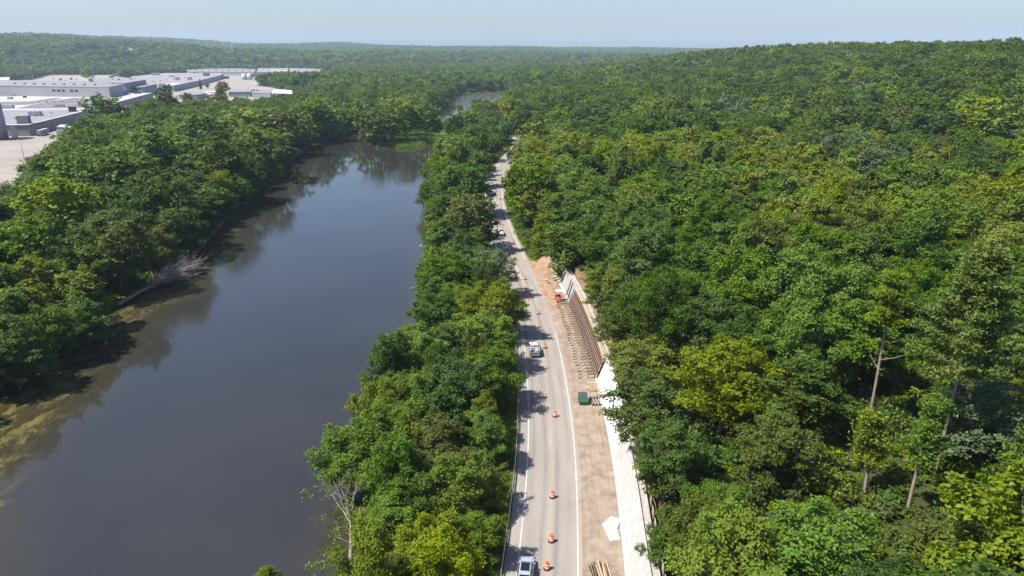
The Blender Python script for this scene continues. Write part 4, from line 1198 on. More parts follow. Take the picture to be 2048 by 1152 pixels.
# white curing covers on the wall face
M_SHEET = simple('white plastic sheeting', (0.84, 0.84, 0.85), 0.5, 0.05, 1.2, bump=0.2)
def cover(y0, y1, tip):
    ys = np.linspace(y0, y1, 40); P = []
    for i, y in enumerate(ys):
        t = i / 39.0
        fr = np.linspace(0.03, 1.0, 9)
        top = 1.0 if t > 0.3 else t / 0.3 * 0.92 + 0.08
        row = []
        for q in fr:
            s = q * top
            o = FACE0 + (FACE1 - FACE0) * s - 0.05 - 0.03 * math.sin(y * 2.1 + s * 5)
            row.append((*on_road(float(wall_off(y)) + o, y), 0.19 + (WTOP - 0.17) * s + 0.03))
        if top > 0.99:
            row.append((*on_road(float(wall_off(y)) + FACE1 + 0.55, y), WTOP + 0.05 + 0.03 * math.sin(y * 3)))
        else: row.append(row[-1])
        P.append(row)
    return MB().grid(np.array(P))
o = cover(y_of(912), FORM_A - 0.5, 0).build('wall_cover', M_SHEET)
tag(o, 'long bright white plastic cover draped over the concrete wall face', 'cover')

# rebar stubs and shoring behind the wall, towards the camera
M_STEEL = simple('dark steel', (0.050, 0.046, 0.043), 0.6, 0.3, 2.0, metal=0.4)
M_PLANK = simple('sawn pale timber', (0.50, 0.36, 0.22), 0.8, 0.25, 3.0, bump=0.3)
M_FORMW = simple('stained formwork timber', (0.095, 0.055, 0.038), 0.8, 0.35, 3.0)
sh = thing('timber_shoring', 'row of dark steel posts holding timber planks behind the wall top', 'shoring')
post = MB().box((0, 0, 2.6), (0.16, 0.22, 5.6)).mesh('post'); post.materials.append(M_STEEL)
plk = MB().box((0, 0, 0), (0.08, 2.28, 0.24)).mesh('plank'); plk.materials.append(simple('grey weathered plank', (0.36, 0.27, 0.19), 0.85, 0.3, 3.0))
yy = 56.0
while yy < 104:
    w = on_road(float(wall_off(yy)) + FACE1 + 1.55, yy); o = link('post', post, sh, (w[0], w[1], 0)); o.rotation_euler.z = road_dir(yy)
    for k in range(4):
        w2 = on_road(float(wall_off(yy)) + FACE1 + 1.62 + 0.02 * (k % 2), yy + 1.2)
        o = link('plank', plk, sh, (w2[0], w2[1], 3.75 + 0.27 * k)); o.rotation_euler.z = road_dir(yy + 1.2) + (hash2(np.array([k]), np.array([int(yy)]))[0] - .5) * 0.03
    yy += 2.4

# ================================================================ formwork with braces
fw = thing('wall_formwork', 'long timber wall formwork with dark posts and a row of diagonal braces', 'formwork')
ns = 30
ysf = np.linspace(FORM_A, FORM_B, ns)
def fo(y, o): return on_road(float(wall_off(y)) + o, y)
# panel skin in sections, top rails
for k in range(7):
    a, b = FORM_A + (FORM_B - FORM_A) * k / 7, FORM_A + (FORM_B - FORM_A) * (k + 1) / 7 - 0.06
    P = np.array([[(*fo(yv, o), z) for o, z in [(0.40, 0.16), (1.72, 4.0), (1.78, 4.0), (0.46, 0.16), (0.40, 0.16)]] for yv in np.linspace(a, b, 4)])
    MB().grid(P, smooth=False).build('form_panel', simple('form plywood', (0.27, 0.175, 0.125), 0.8, 0.35, 2.0) if k == 0 else bpy.data.materials['form plywood'], fw)
    P = np.array([[(*fo(yv, o), z) for o, z in [(1.40, 4.02), (1.40, 4.18), (1.72, 4.18), (1.72, 4.02), (1.40, 4.02)]] for yv in np.linspace(a, b, 4)])
    MB().grid(P, smooth=False).build('top_rail', M_PLANK, fw)
    P = np.array([[(*fo(yv, o), z) for o, z in [(1.84, 3.92), (1.84, 4.10), (1.98, 4.10), (1.98, 3.92), (1.84, 3.92)]] for yv in np.linspace(a, b, 4)])
    MB().grid(P, smooth=False).build('back_rail', M_PLANK, fw)
    for zz in (1.0, 2.9):
        o1 = 0.40 + (zz - 0.16) * 1.32 / 3.84
        P = np.array([[(*fo(yv, o), z) for o, z in [(o1 - 0.16, zz), (o1 - 0.16, zz + 0.16), (o1 - 0.02, zz + 0.16), (o1 - 0.02, zz), (o1 - 0.16, zz)]] for yv in np.linspace(a, b, 4)])
        MB().grid(P, smooth=False).build('waler', M_FORMW, fw)
M_PIPE = simple('rusty steel pipe', (0.23, 0.15, 0.115), 0.6, 0.4, 3.0, metal=0.3)
M_PIPE2 = simple('bright steel pipe', (0.52, 0.47, 0.43), 0.5, 0.2, 3.0, metal=0.3)
for k, yv in enumerate(ysf):
    def w3(o, z, dy=0.0): 
        q = fo(yv + dy, o); return (q[0], q[1], z)
    mb = MB()
    for dy in (-0.12, 0.12):
        mb.tube([w3(-0.12, 0.05, dy), w3(1.22, 4.05, dy)], 0.085, 4, smooth=False)
    mb.build('post', M_FORMW, fw)
    fl = 0.22 * math.sin(k * 7.1)
    br = MB().tube([w3(-2.75 + fl, 0.12), w3(0.60, 2.0)], 0.055, 5).build('brace', M_PIPE, fw)
    MB().tube([w3(-2.80 + fl, 0.10), w3(0.15, 0.30)], 0.05, 5).build('tie', M_PIPE2, br)
    MB().tube([w3(-1.5 + fl, 0.16), w3(0.95, 2.9)], 0.045, 5).build('strut', M_PIPE, br)
    q = fo(yv, -2.85 + fl)
    MB().box((q[0], q[1], 0.11), (0.30, 0.35, 0.10), road_dir(yv)).build('foot_plate', M_STEEL, br)
# loose props and boards at the far end
for dx, dz, lab in ((0, 0, 'bare steel prop leaning from the dirt to the formwork end'), (0.9, 0.0, 'second steel prop leaning beside the first at the formwork end')):
    a, b = fo(FORM_B - 1 + dx, -2.6), fo(FORM_B + 4 + dx, 0.5)
    tag(MB().tube([(a[0], a[1], 0.1), (b[0], b[1], 2.4)], 0.06, 5).build('steel_prop', M_PIPE, None), lab, 'prop')
for k, (dy, o_, w_) in enumerate([(0.6, -1.0, 2.9), (1.5, -0.2, 1.7), (2.1, 0.1, 1.2)]):
    q = fo(FORM_B + dy, o_)
    tag(MB().box((q[0], q[1], 0.42 + 0.05 * k), (w_, 0.28, 0.05), road_dir(FORM_B) + 0.15 - 0.1 * k).build('loose_board', simple('pale board', (0.66, 0.58, 0.49), 0.8, 0.15) if k == 0 else bpy.data.materials['pale board']), ['long', 'middle', 'short'][k] + ' pale board laid across the end of the formwork braces', 'board')
for k, (yv, lean) in enumerate([(FORM_B + 4.5, 0.5), (FORM_B + 6.4, 0.9)]):
    a, b = fo(yv, 0.45), fo(yv + lean, 1.75)
    tag(MB().tube([(a[0], a[1], 0.2), (b[0], b[1], 4.0)], 0.12, 4, smooth=False).build('leaning_timber', M_FORMW if k else M_STEEL), ['dark', 'brown'][k] + ' timber leaning on the bare grey wall panel', 'timber')

# stacks on the dirt
r_ = random.Random(3)
for k in range(8):
    a = gp(1174 + k * 2.6, 764, 0.2); b = gp(1179.5 + k * 2.65, 783, 0.2)
    m_ = (a + b) / 2; d = b - a
    tag(MB().box((0, 0, 0), (0.10, float(np.hypot(*d[:2])) * r_.uniform(0.9, 1.05), 0.12), 0).build('lumber_piece', M_PLANK, None, (m_[0], m_[1], 0.30)), f'{ORD[k]} pale lumber piece from the road in the even row before the dumpster', 'lumber', 'lumber row on the dirt').rotation_euler.z = math.atan2(d[1], d[0]) - math.pi / 2
for k, py in enumerate((768, 779)):
    a = gp(1173, py, 0.15); b = gp(1199, py, 0.15)
    tag(MB().tube([a, b], 0.07, 4, smooth=False).build('bearer', M_FORMW), ['farther', 'closer'][k] + ' dark bearer lying under the row of lumber', 'bearer')
sr = thing('steel_rack', 'grey steel rack of bundled pipes on the dirt beside the dumpster', 'rack', (*gp(1191, 804, 0)[:2], 0.05), 0.1)
for k in range(6):
    o = MB().tube([(-0.55 + k * 0.24, -1.7, 0.35), (-0.62 + k * 0.25, 1.6, 0.30 + 0.05 * (k % 2))], 0.06, 5).build('pipe', M_PIPE2 if k % 2 else M_STEEL, sr)
MB().box((0, -1.3, 0.16), (1.8, 0.16, 0.3)).build('cradle', M_STEEL, sr); MB().box((0, 1.1, 0.16), (1.8, 0.16, 0.3)).build('cradle', M_STEEL, sr)
q0 = gp(1200, 1146, 0)
for k in range(11):
    Lk = r_.uniform(3.0, 4.4); x = -0.95 + k * 0.2 + r_.uniform(-.05, .05)
    dark = k in (0, 1, 2, 3, 6, 9)
    tag(MB().box((0, 0, 0), (0.07 if dark else 0.15, Lk, 0.10)).build('loose_timber', M_STEEL if k in (0, 1, 3) else M_FORMW if dark else M_PLANK, None, (q0[0] + x, q0[1] - 0.6 + r_.uniform(-.4, .5), 0.22 + 0.1 * (k % 2))),
        ('dark thin bar' if dark else 'pale thick timber') + f', {ORD[k]} piece from the road in the loose pile by the footing', 'timber', 'loose pile by the footing').rotation_euler.z = r_.uniform(-.09, .09) + 0.05

# white sheet on the dirt (two overlapping folds)
def cloth(pts, name, lab):
    p = np.array([gp(x, y, 0.2) for x, y in pts]); c = p.mean(0)
    a, b, d, e = p - c
    P = []
    for i in range(9):
        u = i / 8; row = []
        for j in range(9):
            v = j / 8
            q = (a * (1 - u) + b * u) * (1 - v) + (e * (1 - u) + d * u) * v
            row.append((q[0], q[1], 0.03 * math.sin(u * 9 + v * 4) + 0.03 * math.sin(v * 11)))
        P.append(row)
    tag(MB().grid(np.array(P)).build(name, M_SHEET, None, (c[0], c[1], 0.24 if 'upper' in lab else 0.17)), lab, 'sheet')
cloth([(1204, 1049), (1222, 1033), (1242, 1038), (1231, 1064)], 'plastic_sheet', 'white plastic sheet, upper one of two lying crossed on the dirt')
cloth([(1204, 1048), (1234, 1056), (1240, 1079), (1220, 1080)], 'plastic_sheet', 'white plastic sheet, lower one of two lying crossed on the dirt')

# soil bank at the far end of the works
def heap(px, py, w, d, h, seed, lab, name, mat):
    p = gp(px, py, 0); P = []
    for i in range(15):
        row = []
        for j in range(17):
            u, v = i / 7.0 - 1, j / 8.0 - 1
            rr2 = min(1, math.hypot(u, v)); 
            z = (1 - rr2 ** 1.4) * h * (0.6 + 0.8 * float(fbm(np.array([u * 1.5 + seed]), np.array([v * 1.5]), seed)[0])) - 0.08
            row.append((v * w, u * d, z))
        P.append(row)
    return tag(MB().grid(np.array(P)).build(name, mat, None, (p[0], p[1], 0)), lab, 'soil heap')
M_SOIL = simple('reddish bank soil', (0.29, 0.185, 0.12), 0.95, 0.4, 0.9, bump=0.6)
heap(1087, 540, 2.8, 10, 0.8, 1, 'reddish soil bank sloping up behind the dirt strip end', 'soil_bank', M_SOIL)
heap(1106, 527, 4.8, 9, 2.0, 2, 'paler soil heap with stones under the small green tree', 'soil_bank', M_SOIL)
for k, (x, y) in enumerate([(1103, 514), (1110, 520), (1115, 518), (1107, 548), (1094, 552), (1112, 546)]):
    p = gp(x, y, 2.0)
    tag(rock_mb(60 + k, (0.7, 0.55, 0.4)).build('stone_block', M_ROCK if k != 2 else M_SHEET, None, (p[0], p[1], 2.0 if k < 3 else 1.0)), ['orange tinted stone block at the top of the soil bank', 'grey stone block on the soil bank beside the white one', 'white stone block on the soil bank top', 'stone on the soil bank foot under the small tree', 'stone lying at the soil bank edge by the road', 'stone resting against the wall end in the soil'][k], 'stone')

# ================================================================ drums
M_OR = simple('orange drum plastic', (0.72, 0.125, 0.022), 0.5, 0.15, 3)
M_DRW = simple('white reflective band', (0.80, 0.70, 0.64), 0.4, 0.1, 3)
M_RUB = simple('black rubber', (0.022, 0.021, 0.020), 0.8, 0.3, 3)
def make_drum():
    t = thing('traffic_drum', '', 'traffic drum', group='orange drums along the road')
    r0, r1 = 0.30, 0.235
    rad = lambda z: r0 + (r1 - r0) * (z - 0.06) / 0.94
    lev = [0.06, 0.22, 0.225, 0.39, 0.395, 0.56, 0.565, 0.73, 0.735, 0.92, 0.95, 1.0]
    prof = [(rad(z) + (0.008 if 0.2 < z < 0.93 and i % 2 else 0), z) for i, z in enumerate(lev)]
    mb = MB().lathe((0, 0, 0), prof, 16)
    mb.lathe((0, 0, 0), [(0.12, 1.0), (0.12, 1.05), (0.03, 1.06)], 8)
    mb.build('barrel', M_OR, t)
    for z0, z1 in ((0.225, 0.385), (0.565, 0.725)):
        MB().lathe((0, 0, 0), [(rad(z0) + 0.012, z0), (rad(z1) + 0.012, z1)], 16).build('band', M_DRW, t)
    MB().lathe((0, 0, 0), [(0.44, 0.0), (0.45, 0.05), (0.40, 0.075), (0.29, 0.085)], 16).build('base', M_RUB, t)
    return t
drum0 = make_drum()
DR = [(1094, 1138, 'orange drum on the centre line beside the silver car'), (1103, 1083, 'orange drum on the centre line level with the white sheet'), (1105, 995, 'orange drum alone in the bright middle of the road'),
      (1110, 833, 'orange drum in the tree shade level with the dumpster'), (1089, 696, 'orange drum on the road beside the white utility pickup'), (1077, 628, 'orange drum in the tree shade level with the formwork end'),
      (1052, 583, 'orange drum by the hook of the temporary yellow line'), (1050, 559, 'orange drum beside the temporary yellow line, past the roller'), (1014, 512, 'orange drum half hidden by the riverside leaves'), (1010, 384, 'small orange drum on the verge before the road bend')]
for i, (x, y, lab) in enumerate(DR):
    p = gp(x, y, 0.0); o = drum0 if i == 0 else copy_tree(drum0)
    o.location = (p[0], p[1], 0.012); o['label'] = lab; o.rotation_euler.z = i * 0.7

# ================================================================ vehicles
M_GLASS = simple('dark tinted glass', (0.012, 0.015, 0.020), 0.06, 0.1, 1)
M_TYRE = M_RUB
M_RIM = simple('alloy rim', (0.45, 0.46, 0.47), 0.35, 0.1, 2, metal=0.7)
M_LAMP = simple('clear lamp glass', (0.75, 0.76, 0.78), 0.15, 0.05, 2)
M_RED = simple('red lamp glass', (0.45, 0.02, 0.02), 0.2, 0.1, 2)
def paint(n, c, metal=0.4): return simple(n, c, 0.32, 0.05, 1.0, metal=metal, coat=0.6)
def loft(secs):
    """secs: list of (y, half width bottom, half width belt, half width roof, z bottom, z belt, z top) rings -> closed body"""
    P = []
    for (y, wb, wm, wt, zb, zm, zt) in secs:
        P.append([(-wb, y, zb), (-wm, y, zb + 0.25 * (zm - zb)), (-wm, y, zm), (-wt, y, zt - 0.04), (-wt * 0.82, y, zt), (wt * 0.82, y, zt), (wt, y, zt - 0.04), (wm, y, zm), (wm, y, zb + 0.25 * (zm - zb)), (wb, y, zb), (-wb, y, zb)])
    mb = MB().grid(np.array(P), smooth=False)
    n = len(P[0])
    mb.f.append(tuple(range(n - 1))); mb.m.append(0); mb.s.append(False)
    mb.f.append(tuple((len(P) - 1) * n + j for j in range(n - 1))[::-1]); mb.m.append(0); mb.s.append(False)
    return mb
def wheels(t, xs, ys, r=0.36, w=0.24):
    for x in xs:
        for y in ys:
            s = 1 if x > 0 else -1
            wh = MB().tube([(x - w / 2, y, r), (x - w / 2 + 0.02, y, r), (x + w / 2 - 0.02, y, r), (x + w / 2, y, r)], [r * 0.9, r, r, r * 0.9], 16).build('wheel', M_TYRE, t)
            MB().tube([(x + s * (w / 2 - 0.01), y, r), (x + s * (w / 2 + 0.012), y, r)], [r * 0.62, r * 0.55], 12).build('rim', M_RIM, wh)
def panel(t, name, pts, mat, th=0.012):
    p = [Vector(a) for a in pts]
    n = (p[1] - p[0]).cross(p[-1] - p[0]).normalized() * th
    k = len(p)
    return MB().poly([a + n for a in p] + [a - n * 0.3 for a in p], [tuple(range(k)), tuple(range(2 * k - 1, k - 1, -1))] + [(i, k + i, k + (i + 1) % k, (i + 1) % k) for i in range(k)]).build(name, mat, t)

def suv(label, mat, loc, rz, roofglass=True, group=None):
    t = thing('car', label, 'car', loc, rz, group)
    secs = [(-2.30, 0.70, 0.80, 0.78, 0.34, 0.75, 0.95), (-2.22, 0.80, 0.90, 0.84, 0.26, 0.80, 1.05), (-1.95, 0.86, 0.93, 0.86, 0.24, 0.92, 1.08)]
    body = loft([(-2.32, 0.66, 0.78, 0.70, 0.36, 0.62, 0.98), (-2.18, 0.82, 0.91, 0.80, 0.26, 0.75, 1.04), (-1.2, 0.88, 0.945, 0.86, 0.22, 0.80, 1.00), (0.0, 0.88, 0.945, 0.86, 0.22, 0.80, 0.99),
                 (0.95, 0.88, 0.94, 0.86, 0.22, 0.80, 0.99), (1.7, 0.86, 0.93, 0.80, 0.24, 0.76, 0.94), (2.15, 0.80, 0.88, 0.70, 0.28, 0.70, 0.84), (2.34, 0.60, 0.74, 0.58, 0.36, 0.58, 0.70)])
    body.build('body', mat, t)
    cab = loft([(-2.12, 0.80, 0.82, 0.62, 0.98, 1.02, 1.06), (-1.62, 0.84, 0.86, 0.66, 0.98, 1.05, 1.58), (-0.6, 0.85, 0.87, 0.67, 0.98, 1.05, 1.655), (0.25, 0.85, 0.87, 0.66, 0.98, 1.05, 1.62), (1.12, 0.80, 0.83, 0.74, 0.96, 0.99, 1.02)])
    cab.build('cabin', mat, t)
    panel(t, 'windscreen', [(-0.76, 1.08, 1.05), (0.76, 1.08, 1.05), (0.58, 0.32, 1.60), (-0.58, 0.32, 1.60)], M_GLASS)
    panel(t, 'rear_window', [(0.70, -2.06, 1.14), (-0.70, -2.06, 1.14), (-0.56, -1.68, 1.54), (0.56, -1.68, 1.54)], M_GLASS)
    for s in (-1, 1):
        q = [(s * 0.872, 0.95, 1.06), (s * 0.875, -1.75, 1.08), (s * 0.735, -1.55, 1.49), (s * 0.735, 0.22, 1.53)]
        panel(t, 'side_window', q if s < 0 else q[::-1], M_GLASS)
        MB().box((s * 1.02, 0.78, 1.05), (0.20, 0.14, 0.14)).build('mirror', mat, t)
        MB().box((s * 0.62, 2.20, 0.70), (0.30, 0.12, 0.12)).build('headlight', M_LAMP, t)
        MB().box((s * 0.70, -2.26, 0.88), (0.26, 0.10, 0.14)).build('tail_light', M_RED, t)
        for k in (0, 1): MB().box((s * 0.955, 0.1 - 0.95 * k, 0.86), (0.02, 0.20, 0.03)).build('door_handle', mat, t)
    if roofglass:
        panel(t, 'roof_glass', [(-0.52, -1.15, 1.632), (0.52, -1.15, 1.632), (0.52, 0.18, 1.632), (-0.52, 0.18, 1.632)], M_GLASS, 0.035)
    wheels(t, (-0.82, 0.82), (-1.40, 1.42))
    return t

def pickup(label, mat, loc, rz, load='none', bed_mat=None):
    t = thing('pickup_truck', label, 'pickup', loc, rz)
    loft([(0.55, 0.90, 0.96, 0.90, 0.42, 0.95, 1.16), (1.55, 0.90, 0.96, 0.88, 0.42, 0.95, 1.15), (2.45, 0.88, 0.95, 0.82, 0.42, 0.92, 1.10), (2.78, 0.80, 0.90, 0.76, 0.46, 0.88, 1.02)]).build('body', mat, t)
    loft([(-0.75, 0.88, 0.95, 0.76, 0.42, 1.10, 1.88), (-0.55, 0.90, 0.96, 0.78, 0.42, 1.14, 1.92), (0.40, 0.90, 0.96, 0.76, 0.42, 1.14, 1.90), (1.22, 0.90, 0.95, 0.84, 0.42, 1.10, 1.17)]).build('cab', mat, t)
    bed = MB()
    bed.box((0, -1.78, 0.66), (1.78, 2.0, 0.10))
    for s in (-1, 1): bed.box((s * 0.92, -1.78, 0.86), (0.12, 2.04, 0.62))
    bed.box((0, -0.80, 0.86), (1.72, 0.06, 0.62))
    bed.build('bed', bed_mat or mat, t)
    tg = MB().box((0, -2.83, 0.86), (1.70, 0.07, 0.60)).build('tailgate', bed_mat or mat, t)
    MB().box((0, -2.875, 1.0), (0.28, 0.02, 0.10)).build('handle', M_RUB, tg)
    MB().box((0, -2.95, 0.52), (1.84, 0.14, 0.20)).build('rear_bumper', M_RIM, t)
    MB().box((0, 2.86, 0.60), (1.80, 0.16, 0.26)).build('front_bumper', M_RIM, t)
    gm = MB().box((0, 2.80, 0.90), (1.10, 0.06, 0.26)).build('grille', M_RUB, t)
    panel(t, 'windscreen', [(-0.80, 1.17, 1.20), (0.80, 1.17, 1.20), (0.66, 0.46, 1.86), (-0.66, 0.46, 1.86)], M_GLASS)
    panel(t, 'rear_window', [(0.66, -0.745, 1.28), (-0.66, -0.745, 1.28), (-0.58, -0.745, 1.76), (0.58, -0.745, 1.76)], M_GLASS, 0.02)
    for s in (-1, 1):
        q = [(s * 0.955, 0.95, 1.20), (s * 0.955, -0.50, 1.20), (s * 0.805, -0.42, 1.80), (s * 0.80, 0.42, 1.80)]
        panel(t, 'side_window', q if s < 0 else q[::-1], M_GLASS)
        MB().box((s * 1.06, 0.92, 1.25), (0.20, 0.10, 0.24)).build('mirror', M_RUB, t)
        MB().box((s * 0.70, 2.76, 0.92), (0.26, 0.10, 0.20)).build('headlight', M_LAMP, t)
        MB().box((s * 0.93, -2.84, 0.88), (0.10, 0.06, 0.34)).build('tail_light', M_RED, t)
    wheels(t, (-0.84, 0.84), (-1.85, 1.80), 0.40, 0.27)
    if load == 'utility':
        for s in (-1, 1): MB().box((s * 0.90, -1.78, 1.30), (0.36, 2.0, 0.30)).build('tool_box', bed_mat or mat, t)
        MB().box((0, -1.05, 1.20), (1.3, 0.5, 0.55)).build('tool_box', mat, t)
        MB().tube([(-0.3, -1.2, 1.2), (-0.3, -1.2, 2.0), (-0.2, -1.9, 2.2)], 0.09, 6).build('crane_arm', mat, t)
        MB().box((0.35, -1.9, 1.08), (0.5, 0.7, 0.6)).build('compressor', M_LAMP, t)
        for s in (-1, 1): MB().box((s * 0.5, 0.0, 1.95), (0.30, 0.2, 0.12)).build('beacon', M_OR, t)
    return t
p = gp(1051, 1150, 0); silver = paint('silver blue car paint', (0.50, 0.54, 0.60))
suv('silver car with dark glass roof driving along the guardrail lane', silver, (p[0], p[1], 0.006), road_dir(p[1]) - 0.02)
p = gp(1069, 712, 0); white = paint('white truck paint', (0.58, 0.59, 0.60), 0.0)
pickup('white utility pickup with tool boxes, half under riverside branches', white, (p[0], p[1] + 2.0, 0.006), road_dir(p[1]), 'utility', paint('grey truck body', (0.27, 0.27, 0.29), 0.0))
p = gp(1001, 473, 0)
pickup('silver pickup facing the camera at the start of the works', paint('pale silver paint', (0.62, 0.68, 0.74)), (p[0], p[1] + 2.4, 0.006), road_dir(p[1]) + math.pi)
p = gp(979, 392, 0)
pickup('dark blue pickup parked in the shade by the riverside trees', paint('dark blue paint', (0.03, 0.06, 0.12)), (p[0], p[1] + 2.4, 0.006), road_dir(p[1]) + math.pi + 0.1)

# roller
p = gp(1118, 606, 0)
ro = thing('road_roller', 'small red ride-on roller with grey canopy on the dirt strip', 'roller', (p[0], p[1] + 1.2, 0.06), 0.12)
M_RR = simple('worn red machine paint', (0.42, 0.070, 0.035), 0.45, 0.2, 2, coat=0.2)
M_BLK = simple('black machine parts', (0.020, 0.020, 0.020), 0.6, 0.2, 2)
M_CAN = simple('grey canopy', (0.46, 0.47, 0.52), 0.5, 0.1, 2)
loft([(-1.55, 0.72, 0.78, 0.70, 0.55, 0.85, 1.15), (-1.3, 0.80, 0.85, 0.78, 0.45, 0.90, 1.32), (-0.5, 0.80, 0.85, 0.78, 0.45, 0.90, 1.32), (-0.35, 0.78, 0.82, 0.74, 0.5, 0.85, 1.1)]).build('engine_hood', M_RR, ro)
MB().box((0, 0.35, 0.75), (1.45, 1.3, 0.30)).box((0, 0.95, 1.05), (1.0, 0.20, 0.6)).build('chassis', M_RR, ro)
MB().box((0, 0.05, 1.10), (0.55, 0.50, 0.16)).box((0, -0.20, 1.40), (0.55, 0.12, 0.5)).build('seat', M_BLK, ro)
MB().tube([(0, 0.75, 1.1), (0, 0.55, 1.55)], 0.04, 6).tube([(0.2 * math.cos(a), 0.52 + 0.08 * math.sin(a), 1.55 + 0.18 * math.sin(a)) for a in np.linspace(0, 6.28, 13)], 0.025, 5).build('steering_wheel', M_BLK, ro)
for y_ in (-1.25, 1.35):
    MB().tube([(-0.72, y_, 0.5), (0.72, y_, 0.5)], 0.5, 24).build('drum', simple('polished drum steel', (0.14, 0.13, 0.125), 0.45, 0.3, 2, metal=0.5) if y_ < 0 else bpy.data.materials['polished drum steel'], ro)
MB().box((0, 1.35, 0.98), (1.5, 0.7, 0.10)).build('front_yoke', M_RR, ro)
for sx in (-0.66, 0.66):
    for y_ in (-0.42, 0.80): MB().tube([(sx, y_, 0.9), (sx, y_, 2.55)], 0.035, 6).build('canopy_post', M_BLK, ro)
cb = MB().prism([(-0.85, -0.85), (0.85, -0.85), (0.85, 1.15), (-0.85, 1.15)], 2.55, 2.66); cb.build('canopy', M_CAN, ro)
for sx in (-0.5, 0.5): MB().box((sx, -1.57, 1.0), (0.2, 0.05, 0.12)).build('rear_light', M_LAMP, ro)

# dumpster
p = gp(1166, 806, 0)
du = thing('dumpster', 'green steel dumpster with a black sloping lid on the dirt', 'dumpster', (p[0], p[1], 0.06), 0.04)
du.scale = (0.85, 0.85, 0.9)
M_GRN = simple('green dumpster paint', (0.016, 0.10, 0.050), 0.5, 0.25, 2, bump=0.1)
pr = [(-1.15, 0.15), (1.30, 0.15), (1.30, 1.55), (-0.75, 1.15), (-1.15, 0.85)]       # (y, z) side profile, low lip towards the camera
mb = MB().poly([(-0.92, a, b) for a, b in pr] + [(0.92, a, b) for a, b in pr], [(0, 1, 2, 3, 4), (9, 8, 7, 6, 5)] + [(i, 5 + i, 5 + (i + 1) % 5, (i + 1) % 5) for i in range(5)])
mb.build('bin', M_GRN, du)
for sx in (-1, 1): MB().box((sx * 0.96, 0.2, 0.75), (0.08, 1.2, 0.16)).build('lift_sleeve', M_GRN, du)
MB().box((0, -1.17, 0.55), (0.14, 0.06, 0.7)).build('rib', M_GRN, du)
for sx in (-1, 1): MB().box((sx * 0.55, -1.17, 0.55), (0.12, 0.06, 0.7)).build('rib', M_GRN, du)
panel(du, 'lid', [(-0.93, -0.75, 1.20), (0.93, -0.75, 1.20), (0.93, 1.33, 1.61), (-0.93, 1.33, 1.61)], simple('black lid plastic', (0.060, 0.062, 0.075), 0.45, 0.2, 2), 0.03)
for sx in (-0.7, 0.7):
    for y_ in (-0.9, 1.0): MB().tube([(sx - 0.04, y_, 0.09), (sx + 0.04, y_, 0.09)], 0.09, 10).build('caster', M_RUB, du)

# diamond warning sign at the bend
p = gp(979.5, 345, 0)
sg = thing('road_sign', 'pale diamond road sign seen from its back at the shaded bend', 'sign', (p[0], p[1], -0.1), 0.15)
MB().box((0, 0, 1.5), (0.07, 0.07, 3.0)).build('post', M_GUARD, sg)
mb = MB().poly([(0, -0.05, 1.75), (1.05, -0.05, 2.8), (0, -0.05, 3.85), (-1.05, -0.05, 2.8), (0, -0.08, 1.75), (1.05, -0.08, 2.8), (0, -0.08, 3.85), (-1.05, -0.08, 2.8)], [(0, 1, 2, 3), (7, 6, 5, 4), (0, 4, 5, 1), (1, 5, 6, 2), (2, 6, 7, 3), (3, 7, 4, 0)])
mb.build('plate', simple('bare sign aluminium', (0.70, 0.70, 0.70), 0.5, 0.06, 1), sg)

